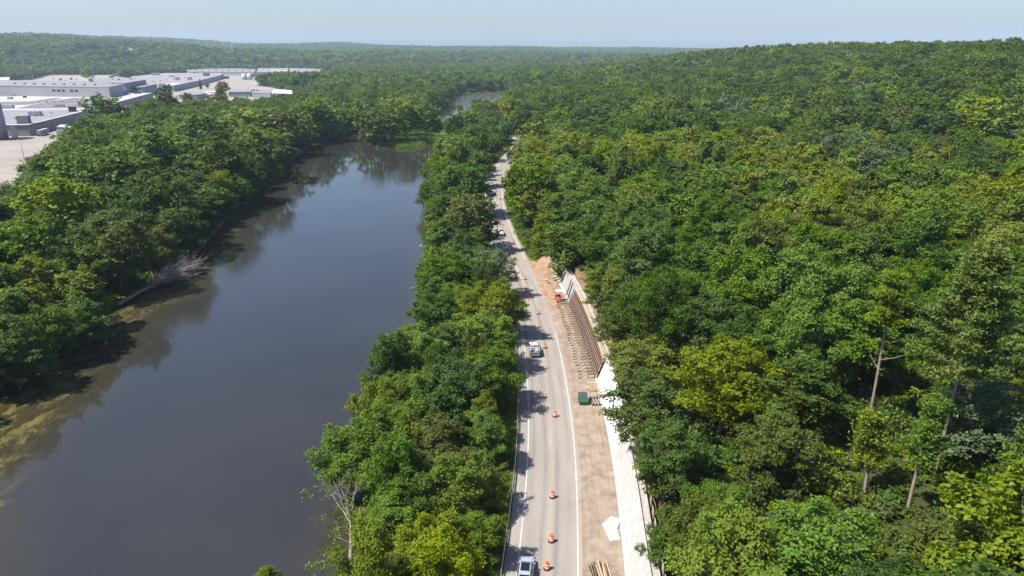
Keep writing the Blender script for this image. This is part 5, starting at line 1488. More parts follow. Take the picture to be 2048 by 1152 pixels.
# ================================================================ workers in yellow vests
M_VEST = simple('hi-vis yellow vest', (0.72, 0.60, 0.06), 0.7, 0.1, 4)
M_TROU = simple('dark work trousers', (0.05, 0.055, 0.07), 0.85, 0.2, 4)
M_SKIN = simple('skin', (0.45, 0.27, 0.19), 0.6, 0.1, 3)
def person(px, py, rz, lab, arm):
    p = gp(px, py, 0)
    t = thing('person', lab, 'person', (p[0], p[1], 0.01), rz)
    J = {'pel': (0, 0, 0.95), 'wst': (0, 0, 1.12), 'chs': (0, 0, 1.36), 'nck': (0, 0, 1.50), 'hd0': (0, 0.02, 1.60), 'hd1': (0, 0.02, 1.73)}
    RAD = {'pel': .155, 'wst': .14, 'chs': .165, 'nck': .062, 'hd0': .085, 'hd1': .085}
    E = [('pel', 'wst'), ('wst', 'chs'), ('chs', 'nck'), ('nck', 'hd0'), ('hd0', 'hd1')]
    for s, n in ((-1, 'l'), (1, 'r')):
        J[n + 'hip'] = (s * 0.10, 0, 0.88); J[n + 'kne'] = (s * 0.13, 0.03, 0.49); J[n + 'ank'] = (s * 0.15, -0.02, 0.09); J[n + 'toe'] = (s * 0.17, 0.14, 0.05)
        J[n + 'sho'] = (s * 0.19, 0, 1.43)
        if s == 1 and arm: J[n + 'elb'] = (0.30, 0.12, 1.18); J[n + 'wri'] = (0.30, 0.36, 1.22); J[n + 'han'] = (0.30, 0.44, 1.24)
        else: J[n + 'elb'] = (s * 0.25, -0.02, 1.15); J[n + 'wri'] = (s * 0.26, 0.06, 0.91); J[n + 'han'] = (s * 0.25, 0.09, 0.83)
        RAD.update({n + 'hip': .095, n + 'kne': .068, n + 'ank': .048, n + 'toe': .045, n + 'sho': .07, n + 'elb': .048, n + 'wri': .034, n + 'han': .042})
        E += [('pel', n + 'hip'), (n + 'hip', n + 'kne'), (n + 'kne', n + 'ank'), (n + 'ank', n + 'toe'), ('chs', n + 'sho'), (n + 'sho', n + 'elb'), (n + 'elb', n + 'wri'), (n + 'wri', n + 'han')]
    ks = list(J); me = bpy.data.meshes.new('body')
    me.from_pydata([J[k] for k in ks], [(ks.index(a), ks.index(b)) for a, b in E], [])
    me.materials.append(M_TROU)
    b = link('body', me, t)
    sk = b.modifiers.new('skin', 'SKIN'); sk.use_smooth_shade = True
    sv = me.skin_vertices[0] if len(me.skin_vertices) else me.skin_vertices.new().data and me.skin_vertices[0]
    for i, k in enumerate(ks):
        sv.data[i].radius = (RAD[k], RAD[k] * 0.85)
    sv.data[0].use_root = True
    ss = b.modifiers.new('smooth', 'SUBSURF'); ss.levels = ss.render_levels = 1
    MB().lathe((0, 0, 0), [(0.185, 0.90), (0.175, 1.10), (0.20, 1.32), (0.17, 1.46), (0.075, 1.50)], 12).build('vest', M_VEST, t)
    MB().lathe((0, 0.02, 0), [(0.155, 1.70), (0.125, 1.72), (0.115, 1.79), (0.06, 1.84), (0.01, 1.845)], 12).build('hard_hat', M_DRW, t)
    MB().lathe((0, 0.045, 0), [(0.05, 1.53), (0.085, 1.58), (0.092, 1.65), (0.08, 1.70)], 10).build('face', M_SKIN, t)
    return t, p
t1, p1 = person(1008, 474, math.pi, 'person in yellow vest holding a long pole beside the silver pickup', True)
a = p1 + np.array([-0.30, -0.46, 1.25]); e = gp(1000, 479, 0.05)
tag(MB().tube([a + (a - e) * 0.12, a, e], [0.03, 0.03, 0.03], 5).build('pole', M_DRW), 'thin pale pole held by the person in the yellow vest', 'pole')
person(1027.5, 470, math.pi + 0.4, 'person in yellow vest standing at the verge under lime leaves', False)
# ================================================================ factory across the river
M_YARD = simple('pale worn yard paving', (0.27, 0.235, 0.205), 0.9, 0.2, 0.02, kind='pos')
M_PANEL = simple('pale wall panels', (0.30, 0.297, 0.315), 0.7, 0.06, 0.05, kind='pos')
M_PANEL2 = simple('lilac grey wall panels', (0.235, 0.235, 0.265), 0.7, 0.08, 0.05, kind='pos')
M_ROOFW = simple('white roof membrane', (0.40, 0.385, 0.385), 0.7, 0.2, 0.05, kind='pos')
M_ROOFG = simple('dusty grey roof', (0.215, 0.198, 0.208), 0.85, 0.16, 0.06, kind='pos')
M_ROOFP = simple('pinkish grey roof', (0.245, 0.215, 0.222), 0.85, 0.14, 0.04, kind='pos')
M_ROOFD = simple('dark ballasted roof', (0.145, 0.13, 0.138), 0.9, 0.15, 0.08, kind='pos')
M_BLUE = simple('blue green fascia', (0.035, 0.13, 0.20), 0.5, 0.12, 0.2, kind='pos')
M_NAVY = simple('dark slate fascia', (0.090, 0.115, 0.165), 0.5, 0.12, 0.2, kind='pos')
M_SHADE = simple('dark opening', (0.030, 0.032, 0.038), 0.4, 0.2, 1, kind='pos')
M_UNIT = simple('grey equipment metal', (0.30, 0.31, 0.34), 0.5, 0.15, 1.0, metal=0.2)
M_UNITL = simple('pale equipment metal', (0.55, 0.56, 0.58), 0.5, 0.12, 1.0, metal=0.2)
M_UNITD = simple('dark equipment louvres', (0.055, 0.055, 0.065), 0.6, 0.2, 1.0)
M_MINT = simple('pale mint roof', (0.36, 0.60, 0.50), 0.6, 0.12, 0.3, kind='pos')
M_SILO = simple('grey concrete silo', (0.36, 0.355, 0.36), 0.8, 0.12, 0.3, kind='pos')

def poly_sheet(name, P, z, mat, parent=None):
    me = bpy.data.meshes.new(name); me.from_pydata([(p[0], p[1], z) for p in P], [], [tuple(range(len(P)))]); me.materials.append(mat)
    me.update()
    if me.polygons[0].normal.z < 0: me.flip_normals()
    return link(name, me, parent)
tag(poly_sheet('paved_yard', YARD, 0.04, M_YARD), kind='structure')

def ccw(P):
    P = [np.array(p[:2]) for p in P]
    a = sum(p[0] * q[1] - q[0] * p[1] for p, q in zip(P, P[1:] + P[:1]))
    return P if a > 0 else P[::-1]
def building(label, px, z, wall=M_PANEL, roof=M_ROOFG, fascia=M_NAVY, z0=0.0, fh=1.3, cat='factory hall', name='factory_hall', world_poly=None):
    P = ccw(world_poly if world_poly is not None else [gp(a, b, z) for a, b in px])
    c = sum(P) / len(P)
    t = thing(name, label, cat, (c[0], c[1], z0))
    L = [p - c for p in P]
    MB().prism(L, 0, z - z0 - fh).build('wall', wall, t)
    G = [p * (1 + 0.35 / (np.linalg.norm(p) + 1e-6)) for p in L]
    MB().prism(G, z - z0 - fh, z - z0).build('fascia', fascia, t)
    H = [p * (1 - 0.5 / (np.linalg.norm(p) + 1e-6)) for p in L]
    MB().prism(H, z - z0 - 0.05, z - z0 + 0.06).build('roof', roof, t)
    return t, c, L
def on_wall(t, c, L, i, u, zc, w, h, name, mat, z0=0.0):
    """a window or door on wall edge i at fraction u along it"""
    a, b = L[i], L[(i + 1) % len(L)]; d = (b - a) / np.linalg.norm(b - a); n = np.array([d[1], -d[0]])
    p = a + (b - a) * u
    f = MB().box((p[0] + n[0] * 0.06, p[1] + n[1] * 0.06, zc), (w, 0.14, h), math.atan2(d[1], d[0])).build(name, mat, t)
    return f
def roof_patch(t, c, px, z, mat, zz):
    poly_sheet('roof_panel', [gp(a, b, z)[:2] - c for a, b in px], zz, mat, t)

Z = 8.0
A, cA, LA = building('huge low factory hall with patched white and grey roof by the river trees', [(56, 250), (162, 224), (240, 203), (305, 185.5), (232, 187), (0, 183), (-300, 190), (-420, 250), (16, 250.3)], Z, M_PANEL2, M_ROOFW)
roof_patch(A, cA, [(-60, 205), (60, 203), (103, 196.5), (126, 196), (104, 202), (56, 209.5), (-60, 214)], Z, M_ROOFD, Z + 0.10)
roof_patch(A, cA, [(64, 209.5), (106, 202), (148, 195.6), (230, 199.6), (196, 207), (165, 216.5), (32, 217.5)], Z, M_ROOFD, Z + 0.10)
roof_patch(A, cA, [(-200, 222), (164, 219.5), (156, 223), (58, 248), (-200, 250)], Z, M_ROOFG, Z + 0.09)
roof_patch(A, cA, [(-120, 195), (30, 193), (60, 191), (60, 188), (-120, 188)], Z, M_ROOFG, Z + 0.09)
nA = len(LA)
edges = [(np.linalg.norm(LA[(i + 1) % nA] - LA[i]), i) for i in range(nA)]
def edge_from(L, c, px0, px1, z):
    m_ = (gp(*px0, z)[:2] + gp(*px1, z)[:2]) / 2 - c
    return min(range(len(L)), key=lambda i: np.linalg.norm((L[i] + L[(i + 1) % len(L)]) / 2 - m_))
e1 = edge_from(LA, cA, (56, 250), (162, 224), Z)
for u in (0.36, 0.385, 0.41): on_wall(A, cA, LA, e1, u if LA[e1][1] < LA[(e1 + 1) % nA][1] else 1 - u, 5.2, 1.6, 1.9, 'window', M_SHADE)
for u in (0.15, 0.62): on_wall(A, cA, LA, e1, u, 1.8, 3.4, 3.6, 'door', M_SHADE)
e2 = edge_from(LA, cA, (162, 224), (240, 203), Z)
for u in (0.2, 0.5, 0.8): on_wall(A, cA, LA, e2, u, 1.8, 3.4, 3.6, 'door', M_SHADE)

B, cB, LB = building('tall windowed white factory block rising behind the patched roof', [(217, 174), (28, 171.5), (-160, 169), (-150, 160), (150, 161), (247, 168.5)], 20.0, M_PANEL, M_ROOFG, M_PANEL2, 0.0, 0.7)
eB = edge_from(LB, cB, (217, 174), (28, 171.5), 20.0)
for u in (0.42, 0.47, 0.52, 0.61, 0.66): on_wall(B, cB, LB, eB, u, 15.2, 4.6, 2.4, 'window', M_SHADE)
eB2 = edge_from(LB, cB, (28, 171.5), (-160, 169), 20.0)
for u in (0.06, 0.1, 0.2): on_wall(B, cB, LB, eB2, u, 14.2, 4.0, 2.4, 'window', M_SHADE)
C_, cC, LC = building('blue banded upper block with many small roof vents', [(198, 165), (249, 166.5), (291, 159.5), (240, 154), (202, 157)], 19.5, M_PANEL2, M_ROOFG, M_BLUE, 0.0, 3.2)
C2, cC2, LC2 = building('low blue banded block attached beside the long pink roofed hall', [(250, 174), (284, 174.3), (313, 168), (285, 164), (252, 167)], 13.0, M_PANEL2, M_ROOFP, M_BLUE, 0.0, 2.4)
D_, cD, LD = building('long pink grey roofed hall with a pale side wall running away', [(346.5, 171.4), (398, 161), (441, 150.5), (447, 146), (330, 146), (262, 153), (292, 163), (318, 171)], 9.0, M_PANEL, M_ROOFP, M_PANEL2)
roof_patch(D_, cD, [(318, 170.6), (346, 170.8), (366, 167), (345, 165.6)], 9.0, M_ROOFW, 9.1)
eD = edge_from(LD, cD, (346.5, 171.4), (398, 161), 9.0)
for u in (0.2, 0.35, 0.55): on_wall(D_, cD, LD, eD, u, 2.2, 4, 4, 'door', M_SHADE)
E_, cE, LE = building('wide far hall with a long grey roof before the wooded valley', [(378, 143), (508, 144), (512, 138.5), (420, 134.5), (370, 137)], 9.0, M_PANEL, M_ROOFG, M_PANEL2)
E2, cE2, LE2 = building('far right hall of the factory with the dark chimney in front', [(514, 143.6), (638, 144.6), (647, 138), (560, 135.4), (516, 136.5)], 9.0, M_PANEL, M_ROOFP, M_PANEL2)
roof_patch(E2, cE2, [(540, 141.3), (576, 141.9), (580, 140.5), (543, 139.9)], 9.0, M_ROOFW, 9.15)
hF = 26.0
F_, cF, LF = building('tall stepped pale building standing over the far low halls', [(342, 126.4), (369, 126.0), (367, 122.6), (334, 122.6), (332, 124.5)], hF, M_PANEL, M_ROOFG, M_NAVY, 0, 1.8)
F2, cF2, LF2 = building('middle height pale block in front of the tall stepped building', [(324, 130), (342, 130.8), (342, 126.5), (325, 126)], 20.0, M_PANEL, M_ROOFG, M_PANEL2, 0, 1.2)
F3, cF3, LF3 = building('low long office wing with dark band left of the stepped building', [(258, 136.5), (341, 138), (341, 133.5), (262, 132.5)], 10.0, M_PANEL2, M_ROOFG, M_NAVY, 0, 2.4)
G_, cG, LG = building('small white pump house with blue roof edge among the bank trees', [(357.5, 189.8), (393, 189.8), (414, 186.6), (397, 183.5), (362, 185)], 6.0, M_PANEL, M_ROOFG, M_BLUE, 0, 1.2, 'building', 'pump_house')
I_, cI, LI = building('low pale building with a dark teal roof edge beside the round tank', [(457, 184), (501, 184), (503, 180.6), (463, 180.2)], 6.5, M_PANEL2, M_ROOFG, M_BLUE, 0, 1.6, 'building', 'low_building')
I2, cI2, LI2 = building('grey gabled store building joined to the open metal shed', [(503, 184.4), (541, 186.2), (543, 180.8), (520, 178.5), (503, 179.6)], 7.0, M_PANEL2, M_ROOFG, M_PANEL2, 0, 1.0, 'building', 'store_building')
N_, cN, LN = building('small grey annex with blue roof edge next to the white trailer', [(112, 253.5), (140, 255), (150, 250), (121, 249)], 4.2, M_PANEL2, M_UNITL, M_NAVY, 0, 0.7, 'building', 'annex')
K_, cK, LK = building('pale block at the far left end of the factory roofs', [(0, 160.5), (18, 160), (20, 154.5), (-60, 154), (-60, 161)], 16.0, M_PANEL, M_ROOFW, M_NAVY, 0, 1.4)
K2, cK2, LK2 = building('low grey roofed hall behind the tall white block', [(-20, 171), (58, 167.5), (106, 163), (104, 161), (30, 162), (-20, 165)], 12.0, M_PANEL2, M_ROOFG, M_NAVY, 0, 1.4)

# open shed
s0, s1, s2, s3 = [gp(a, b, z)[:2] for a, b, z in ((540.5, 185.5, 6.5), (585, 187.6, 6.5), (584, 182, 6.5), (549.5, 179.5, 6.5))]
sc_ = (s0 + s1 + s2 + s3) / 4
st = thing('open_shed', 'open sided metal shed with a single sloping silver roof', 'shed', (sc_[0], sc_[1], 0))
MB().prism([s0 - sc_, s1 - sc_, s2 - sc_, s3 - sc_], [6.0, 6.0, 7.4, 7.4], [6.25, 6.25, 7.65, 7.65]).build('roof', M_UNITL, st)
for q, z in ((s0, 6), (s1, 6), (s2, 7.4), (s3, 7.4), ((s0 + s1) / 2, 6)):
    q = (q - sc_) * 0.97; MB().box((q[0], q[1], z / 2), (0.4, 0.4, z)).build('post', M_UNITD, st)
MB().prism([(s3 - sc_) * 0.95, (s2 - sc_) * 0.95, (s2 - sc_) * 0.93, (s3 - sc_) * 0.93], 0, 6.8).build('back_wall', M_PANEL2, st)

# tanks, silo, chimney, mast
def tank(name, label, px, py, r, h, mat, dome=0.6, cat='tank', z=0.04):
    p = gp(px, py, 0); t = thing(name, label, cat, (p[0], p[1], z))
    MB().lathe((0, 0, 0), [(r, 0), (r, h)], 28).build('shell', mat, t)
    MB().lathe((0, 0, 0), [(r + 0.15, h), (r + 0.15, h + 0.25), (r * 0.5, h + dome * 0.8), (0.05, h + dome)], 28).build('roof', M_ROOFW, t)
    return t
p0 = gp(-14, 279, 0)
si = thing('silo', 'big grey concrete silo cut by the picture edge beside the hall', 'silo', (p0[0], p0[1], 0.04))
MB().lathe((0, 0, 0), [(9.4, 0), (9.4, 23.5)], 40).build('shell', M_SILO, si)
MB().lathe((0, 0, 0), [(9.7, 23.5), (9.7, 24.1), (8, 24.6), (0.1, 25.2)], 40).build('roof', M_SILO, si)
for k in range(5): MB().lathe((0, 0, 0), [(9.45, 4 + 4 * k), (9.47, 4.06 + 4 * k), (9.45, 4.12 + 4 * k)], 40).build('seam', M_UNIT, si)
pt = gp(31, 279, 0)
wt = thing('white_tank', 'upright white gas tank on short legs beside the silo', 'tank', (pt[0], pt[1], 0.04))
MB().lathe((0, 0, 0), [(0.3, 1.0), (1.75, 1.3), (1.8, 1.6), (1.8, 8.4), (1.5, 9.0), (0.2, 9.3)], 20).build('shell', M_WHITE if False else M_ROOFW, wt)
for k in range(4): MB().box((1.4 * math.cos(k * 1.57 + .78), 1.4 * math.sin(k * 1.57 + .78), 0.7), (0.2, 0.2, 1.5)).build('leg', M_UNIT, wt)
MB().box((0.2, -1.82, 7.2), (1.3, 0.06, 0.5)).build('sign_band', M_UNITD, wt)
tank('round_tank', 'wide round tan tank with low cone roof behind the pump house', 428, 194, 10.5, 6.8, simple('tan tank paint', (0.55, 0.47, 0.38), 0.7, 0.08, 0.2), 1.4)
tank('small_tank', 'first of two pale twin tanks on the far yard', 489.5, 159.5, 5.2, 12.5, M_UNITL, 1.5)
tank('small_tank', 'second of two pale twin tanks, beside a shrub', 500, 159.5, 5.2, 12.5, M_UNITL, 1.5)
pc = gp(578.5, 155, 0); ch = thing('chimney', 'dark slender chimney standing in front of the far hall', 'chimney', (pc[0], pc[1], 0))
MB().lathe((0, 0, 0), [(1.9, 0), (1.6, 26)], 16).build('stack', M_UNITD, ch); MB().lathe((0, 0, 0), [(1.75, 25.5), (1.8, 26.4), (1.2, 26.4)], 16).build('rim', M_UNITD, ch)
pmast = gp(469, 137, 0)
ms = thing('radio_mast', 'thin lattice mast rising over the far halls', 'mast', (pmast[0], pmast[1], 0)); mh = pole_top(pmast, 91)
mb = MB()
for k in range(3): mb.tube([(1.0 * math.cos(k * 2.09), 1.0 * math.sin(k * 2.09), 0), (0.35 * math.cos(k * 2.09), 0.35 * math.sin(k * 2.09), mh)], 0.28, 4)
mb.build('legs_frame', M_UNITL, ms)
for k in range(10):
    z = mh * (k + 0.5) / 10; q = 1.0 - 0.65 * (k + .5) / 10
    MB().tube([(q, 0, z), (-q * .5, q * .87, z + 2), (-q * .5, -q * .87, z)], 0.16, 4).build('cross_brace', M_UNITL, ms)

# rooftop equipment
def roof_unit(px, py, z, w, d, h, mat, label, cap=None, group=None):
    p = gp(px, py, z); f = proj(p[0], p[1], z)[2] / FPX
    W, Dp, Hh = w * f, d * f, h * f
    t = thing('rooftop_unit', label, 'rooftop unit', (p[0], p[1], z + 0.1), 0.30, group)
    MB().box((0, 0, Hh * 0.54), (W, Dp, Hh * 0.92)).build('casing', mat, t)
    MB().box((0, 0, Hh * 0.03), (W * 1.05, Dp * 1.05, Hh * 0.08)).build('base', M_UNITD, t)
    MB().box((W * 0.5 + 0.04, 0, Hh * 0.5), (0.1, Dp * 0.85, Hh * 0.7)).build('louvre', M_UNITD, t)
    n = 3 if W > 5 else 2
    for k in range(n): MB().lathe((W * ((k + .5) / n - .5), 0, Hh), [(min(W / n, Dp) * 0.36, 0), (min(W / n, Dp) * 0.36, 0.35)], 12).build('fan', cap or M_UNITL, t)
    return t
for a in [(49, 247, Z, 21, 14, 15, M_UNIT, 'largest dark grey rooftop unit, at the roof corner by the silo'), (71, 232, Z, 22, 9, 9, M_UNITL, 'long pale rooftop unit with pipes behind the largest dark one'), (146, 223.5, Z, 12, 9, 10, M_UNITD, 'dark rooftop unit at the roof edge touching the bank trees'),
          (15, 217, Z, 23, 8, 6.5, M_UNITL, 'long white rooftop unit above the silo'), (131, 191, Z, 13, 9, 10, M_UNITL, 'tan rooftop unit standing before the tall white block'), (152, 191.5, Z, 13, 9, 10, M_UNIT, 'grey rooftop unit next to the tan one before the white block'),
          (89, 190, Z, 15, 5, 5, M_UNITL, 'flat pale rooftop unit before the windows of the white block'), (191, 197.5, Z, 11, 6, 6, M_UNITD, 'black rooftop unit alone on the dark roof field'), (68, 186.8, Z, 22, 4, 2.5, M_UNITD, 'flat dark duct at the foot of the white block'),
          (21, 198.5, Z, 9, 5, 4, M_UNITL, 'white box vent on the pale roof near the picture edge'), (50, 195.5, Z, 6, 4, 3, M_UNITD, 'small dark vent on the pale roof strip'), (30, 192, Z, 10, 4, 4, M_UNITL, 'pale vent block behind the white box vent'),
          (120, 213, Z, 16, 6, 4, M_UNITL, 'jumble of pale vents on the dark roof field near the edge'), (355, 160, 9, 8, 5, 5.5, M_UNITL, 'pale unit on the pink roof, the lone one in the middle'), (380, 160, 9, 8, 5, 5.5, M_UNITL, 'pale unit on the pink roof near the side wall'),
          (413, 152, 9, 12, 5, 6, M_UNIT, 'grey unit with dark end on the far part of the pink roof'), (312, 150.5, 9, 14, 4, 4, M_UNITL, 'long pale unit on the back edge of the pink roof'), (344, 154, 9, 9, 3, 3, M_UNITL, 'low pale unit on the ridge of the pink roof'),
          (225, 160, 19.5, 3, 2, 2, M_UNITL, 'small roof vent on the blue banded block, front one'), (238, 160, 19.5, 4, 2, 2.2, M_UNIT, 'small roof vent on the blue banded block, middle one'), (262, 159.5, 19.5, 4, 2, 2, M_UNITL, 'small roof vent on the blue banded block, end one'), (226, 168.5, 20, 4, 2, 2.4, M_UNITL, 'pale vent with domed top at the white block edge'),
          (275, 187.5, Z, 14, 3, 2.5, M_UNITD, 'row of dark ducts on the narrow end roof'), (252, 187.5, Z, 7, 3, 7, M_UNITL, 'white upright vessel against the white block side'), (515, 181.5, 7, 4, 2.5, 2.2, M_UNIT, 'small vent on the grey gabled store roof'), (432, 138.5, 9, 8, 2, 2, M_UNITL, 'small pale unit on the wide far roof')]:
    roof_unit(*a)

# trailer and parked vehicles in the yard
pa, pb = gp(72, 275, 0), gp(101, 266, 0); d = pb - pa; m_ = (pa + pb) / 2; Lt = float(np.hypot(*d[:2]))
Lt = min(Lt, 17)
tr_ = thing('semi_trailer', 'long white box trailer parked along the hall wall', 'trailer', (m_[0], m_[1], 0.04), math.atan2(d[1], d[0]))
MB().box((0, 0, 2.75), (Lt, 2.7, 3.0)).build('box', M_ROOFW, tr_); MB().box((0, 0, 1.15), (Lt, 1.2, 0.25)).build('chassis', M_UNITD, tr_)
for sx in (-Lt * .38, -Lt * .30, Lt * 0.32):
    for sy in (-1.05, 1.05): MB().tube([(sx, sy - 0.15, 0.5), (sx, sy + 0.15, 0.5)], 0.5, 12).build('wheel', M_RUB, tr_)
MB().box((-Lt / 2 - 0.02, 0, 2.75), (0.06, 2.4, 2.7)).build('door', M_UNITL, tr_)

def far_car(label, mat, p, rz, group=None):
    t = thing('parked_car', label, 'car', (p[0], p[1], 0.05), rz, group)
    loft([(-2.25, 0.72, 0.80, 0.76, 0.3, 0.7, 0.95), (-1.2, 0.88, 0.92, 0.86, 0.25, 0.8, 1.0), (1.0, 0.88, 0.92, 0.86, 0.25, 0.8, 1.0), (2.25, 0.70, 0.78, 0.70, 0.3, 0.62, 0.78)]).build('body', mat, t)
    loft([(-1.95, 0.78, 0.80, 0.62, 0.95, 1.0, 1.05), (-1.3, 0.82, 0.84, 0.66, 0.95, 1.0, 1.5), (0.3, 0.82, 0.84, 0.66, 0.95, 1.0, 1.48), (1.15, 0.80, 0.82, 0.74, 0.93, 0.97, 1.0)]).build('cabin', M_GLASS, t)
    for x in (-0.8, 0.8):
        for y_ in (-1.35, 1.4): MB().tube([(x - .12, y_, .33), (x + .12, y_, .33)], .33, 10).build('wheel', M_RUB, t)
    return t
P_MAR, P_WHT, P_BLK = paint('maroon paint', (0.16, 0.045, 0.035)), paint('white car paint', (0.72, 0.72, 0.73), 0), paint('black paint', (0.03, 0.03, 0.035))
far_car('maroon parked car next to the annex by the trailer', P_MAR, gp(108, 273.5, 0), 0.4)
far_car('white parked car behind the maroon one by the annex', P_WHT, gp(116, 268, 0), 0.5)
far_car('white parked car peeping out of the bank trees by the trailer', P_WHT, gp(103, 277, 0), 0.2)
for k, (x, y, m, lab) in enumerate([(153, 160, P_MAR, 'maroon'), (192, 160.5, P_BLK, 'black'), (199, 160, P_MAR, 'maroon'), (207, 159, P_WHT, 'white'), (214, 158.6, P_BLK, 'black'), (222, 157, P_WHT, 'white')]):
    far_car(f'{lab} car on the far tan lot, {ORD[k]} in the row of parked cars', m, gp(x, y, 0), 0.3 * k, 'cars on the far lot')

# lamp posts
def lamp_post(px, py, ty, label, arms=1):
    p = gp(px, py, 0); h = pole_top(p, ty)
    t = thing('lamp_post', label, 'lamp post', (p[0], p[1], 0.02))
    MB().tube([(0, 0, 0), (0, 0, h)], [0.16 * max(1, p[1] / 500), 0.10 * max(1, p[1] / 500)], 6).build('pole', M_UNIT, t)
    for s in (-1, 1)[:arms]: MB().box((s * 1.0, 0, h), (2.0, 0.45, 0.22)).build('lamp_head', M_UNITL, t)
lamp_post(48, 316, 280, 'tall thin lamp post at the edge of the pale parking lot')
lamp_post(68, 166, 151, 'double armed lamp post on the far lot before the wooded hill', 2)
lamp_post(108, 160, 147, 'lamp post on the far lot beside the second wood', 2)
lamp_post(497, 184, 170, 'thin pole behind the low teal edged building')
# far buildings and roads on the hills
for (p, w, d, h, c, lab) in HP:
    rm = {'grey': M_ROOFG, 'white': M_ROOFW, 'mint': M_MINT}[c]
    t = thing('house', lab, 'building', (p[0], p[1], p[2] - 1.5), 0.2)
    MB().box((0, d / 2, h * 0.3 + .5), (w, d, h * 0.6 + 1)).build('wall', M_ROOFW if c != 'mint' else M_PANEL2, t)
    y0, y1, x0, x1, zz = -1.0, d + 1.0, -w / 2 - 1, w / 2 + 1, h * 0.6 + 1.0
    MB().poly([(x0, y0, zz), (x1, y0, zz), (x1, y1, zz), (x0, y1, zz), (x0 * .7, d / 2, h + 1), (x1 * .7, d / 2, h + 1)], [(0, 1, 5, 4), (2, 3, 4, 5), (1, 2, 5), (3, 0, 4), (3, 2, 1, 0)]).build('roof', rm, t)
    for k in range(4): MB().box((w * (k / 4 - .37), -0.08, h * 0.3 + 1), (w * 0.1, 0.2, h * 0.25)).build('window', M_SHADE, t)
for k, (ps, w) in enumerate(((frp, 10), (frp2, 8))):
    a_, b_ = ribbon(ps, w)
    P = []
    for u in np.linspace(0, len(ps) - 1, 40):
        i = min(int(u), len(ps) - 2); f = u - i
        row = []
        for v in (0, .5, 1):
            q = (a_[i] * (1 - f) + a_[i + 1] * f) * (1 - v) + (b_[i] * (1 - f) + b_[i + 1] * f) * v
            row.append((q[0], q[1], hz(q[0], q[1]) + 1.2))
        P.append(row)
    tag(MB().grid(np.array(P)).build('distant_road', M_YARD), kind='structure')
for k, pts in enumerate([[(668, 117.0), (742, 118.6), (740, 115.6), (676, 114.6)], [(1118, 117), (1140, 117.4), (1140, 116), (1120, 115.8)]]):
    P = [hit(*q) for q in pts]
    tag(poly_sheet('distant_field', [q[:2] for q in P], max(q[2] for q in P) + 14, simple('dry pale field', (0.40, 0.38, 0.22), 0.9, 0.15, 0.02, kind='pos') if k == 0 else bpy.data.materials['dry pale field']), kind='structure')
# conifers and round trees inside the yard
YT = [(402, 180, 158, 'spruce', 'dark pointed spruce standing at the end of the long pale wall'), (449, 190, 160, 'tree', 'loose tall tree between the round tank and teal edged building'), (495, 200, 190, 'spruce', 'small dark pointed evergreen before the low teal edged building'), (415, 178, 164, 'tree', 'dense round tree beside the dark pointed spruce'),
      (272, 152, 140, 'spruce', 'first small pointed tree on the lawn behind the pink roof'), (278, 152, 139, 'tree', 'second small tree on the lawn behind the pink roof'), (178, 163, 132, 'tree', 'big light green round tree at the edge of the far lot'), (133, 170, 160, 'tree', 'flat shrubby tree in front of the far tan lot'), (183, 166, 156, 'tree', 'small round tree among the parked cars of the far lot'),
      (224, 161, 150, 'tree', 'bushy tree at the right end of the parked cars'), (122, 163, 156, 'tree', 'little crooked tree on the tan lot'), (143, 161, 155, 'tree', 'tiny young tree on the tan lot edge'), (292, 143, 132, 'tree', 'round tree before the long office wing'), (312, 143, 130, 'tree', 'large round tree before the stepped building'), (505, 157, 146, 'tree', 'pale shrub tree beside the twin tanks'), (508, 192, 178, 'tree', 'light tree by the wall between teal building and store'), (390, 150, 143, 'tree', 'low round tree on the edge of the wide far hall')]
def spruce(p, h, lab):
    t = thing('spruce_tree', lab, 'spruce', (p[0], p[1], 0.0))
    MB().tube([(0, 0, -.3), (0, 0, h * .95)], [h * .02, .03], 5).build('trunk', M_BARK, t)
    gg = np.random.default_rng(int(h * 100)); n = 1600
    u = gg.uniform(0.06, 1, n) ** 0.8; ph = gg.uniform(0, 6.28, n); r = h * 0.20 * (1 - u) * gg.uniform(0.6, 1.12, n) * (0.8 + 0.3 * np.sin(u * 40)) + 0.1
    Cc = np.stack([np.cos(ph) * r, np.sin(ph) * r, u * h], 1); Nn = unit_(np.stack([np.cos(ph), np.sin(ph), 0.7 + 0 * ph], 1) + gg.normal(size=(n, 3)) * 0.4)
    V = leaf_quads(Cc, Nn, h * 0.035, h * 0.02, gg)
    link('crown', np_mesh('crown', V, np.arange(len(V)).reshape(-1, 4), {'lv': np.repeat(gg.uniform(0, 1, n), 4)}, False, [M_NEEDLE2]), t)
unit_ = lambda v: v / (np.linalg.norm(v, axis=-1, keepdims=True) + 1e-9)
for k, (x, y, ty, kind, lab) in enumerate(YT):
    p = gp(x, y, 0); h = max(3, pole_top(p, ty))
    if kind == 'spruce': spruce(p, h, lab); continue
    t = thing('broadleaf_tree', lab, 'tree', (p[0], p[1], -0.1), k)
    s = h / BASE_H; wf = 1.25 if 'shrub' in lab or 'bush' in lab or 'flat' in lab else 1.0
    t.scale = (s * wf * 1.2, s * wf * 1.2, s)
    f = k % 5; link('trunk', TRUNK[2, f], t); c_ = link('crown', CROWN[2, f], t)
    c_.material_slots[0].link = 'OBJECT'; c_.material_slots[0].material = SPECIES[['green', 'olive', 'deep', 'sage', 'lime'][k % 5] if 'light green' not in lab else 'lime'][0]


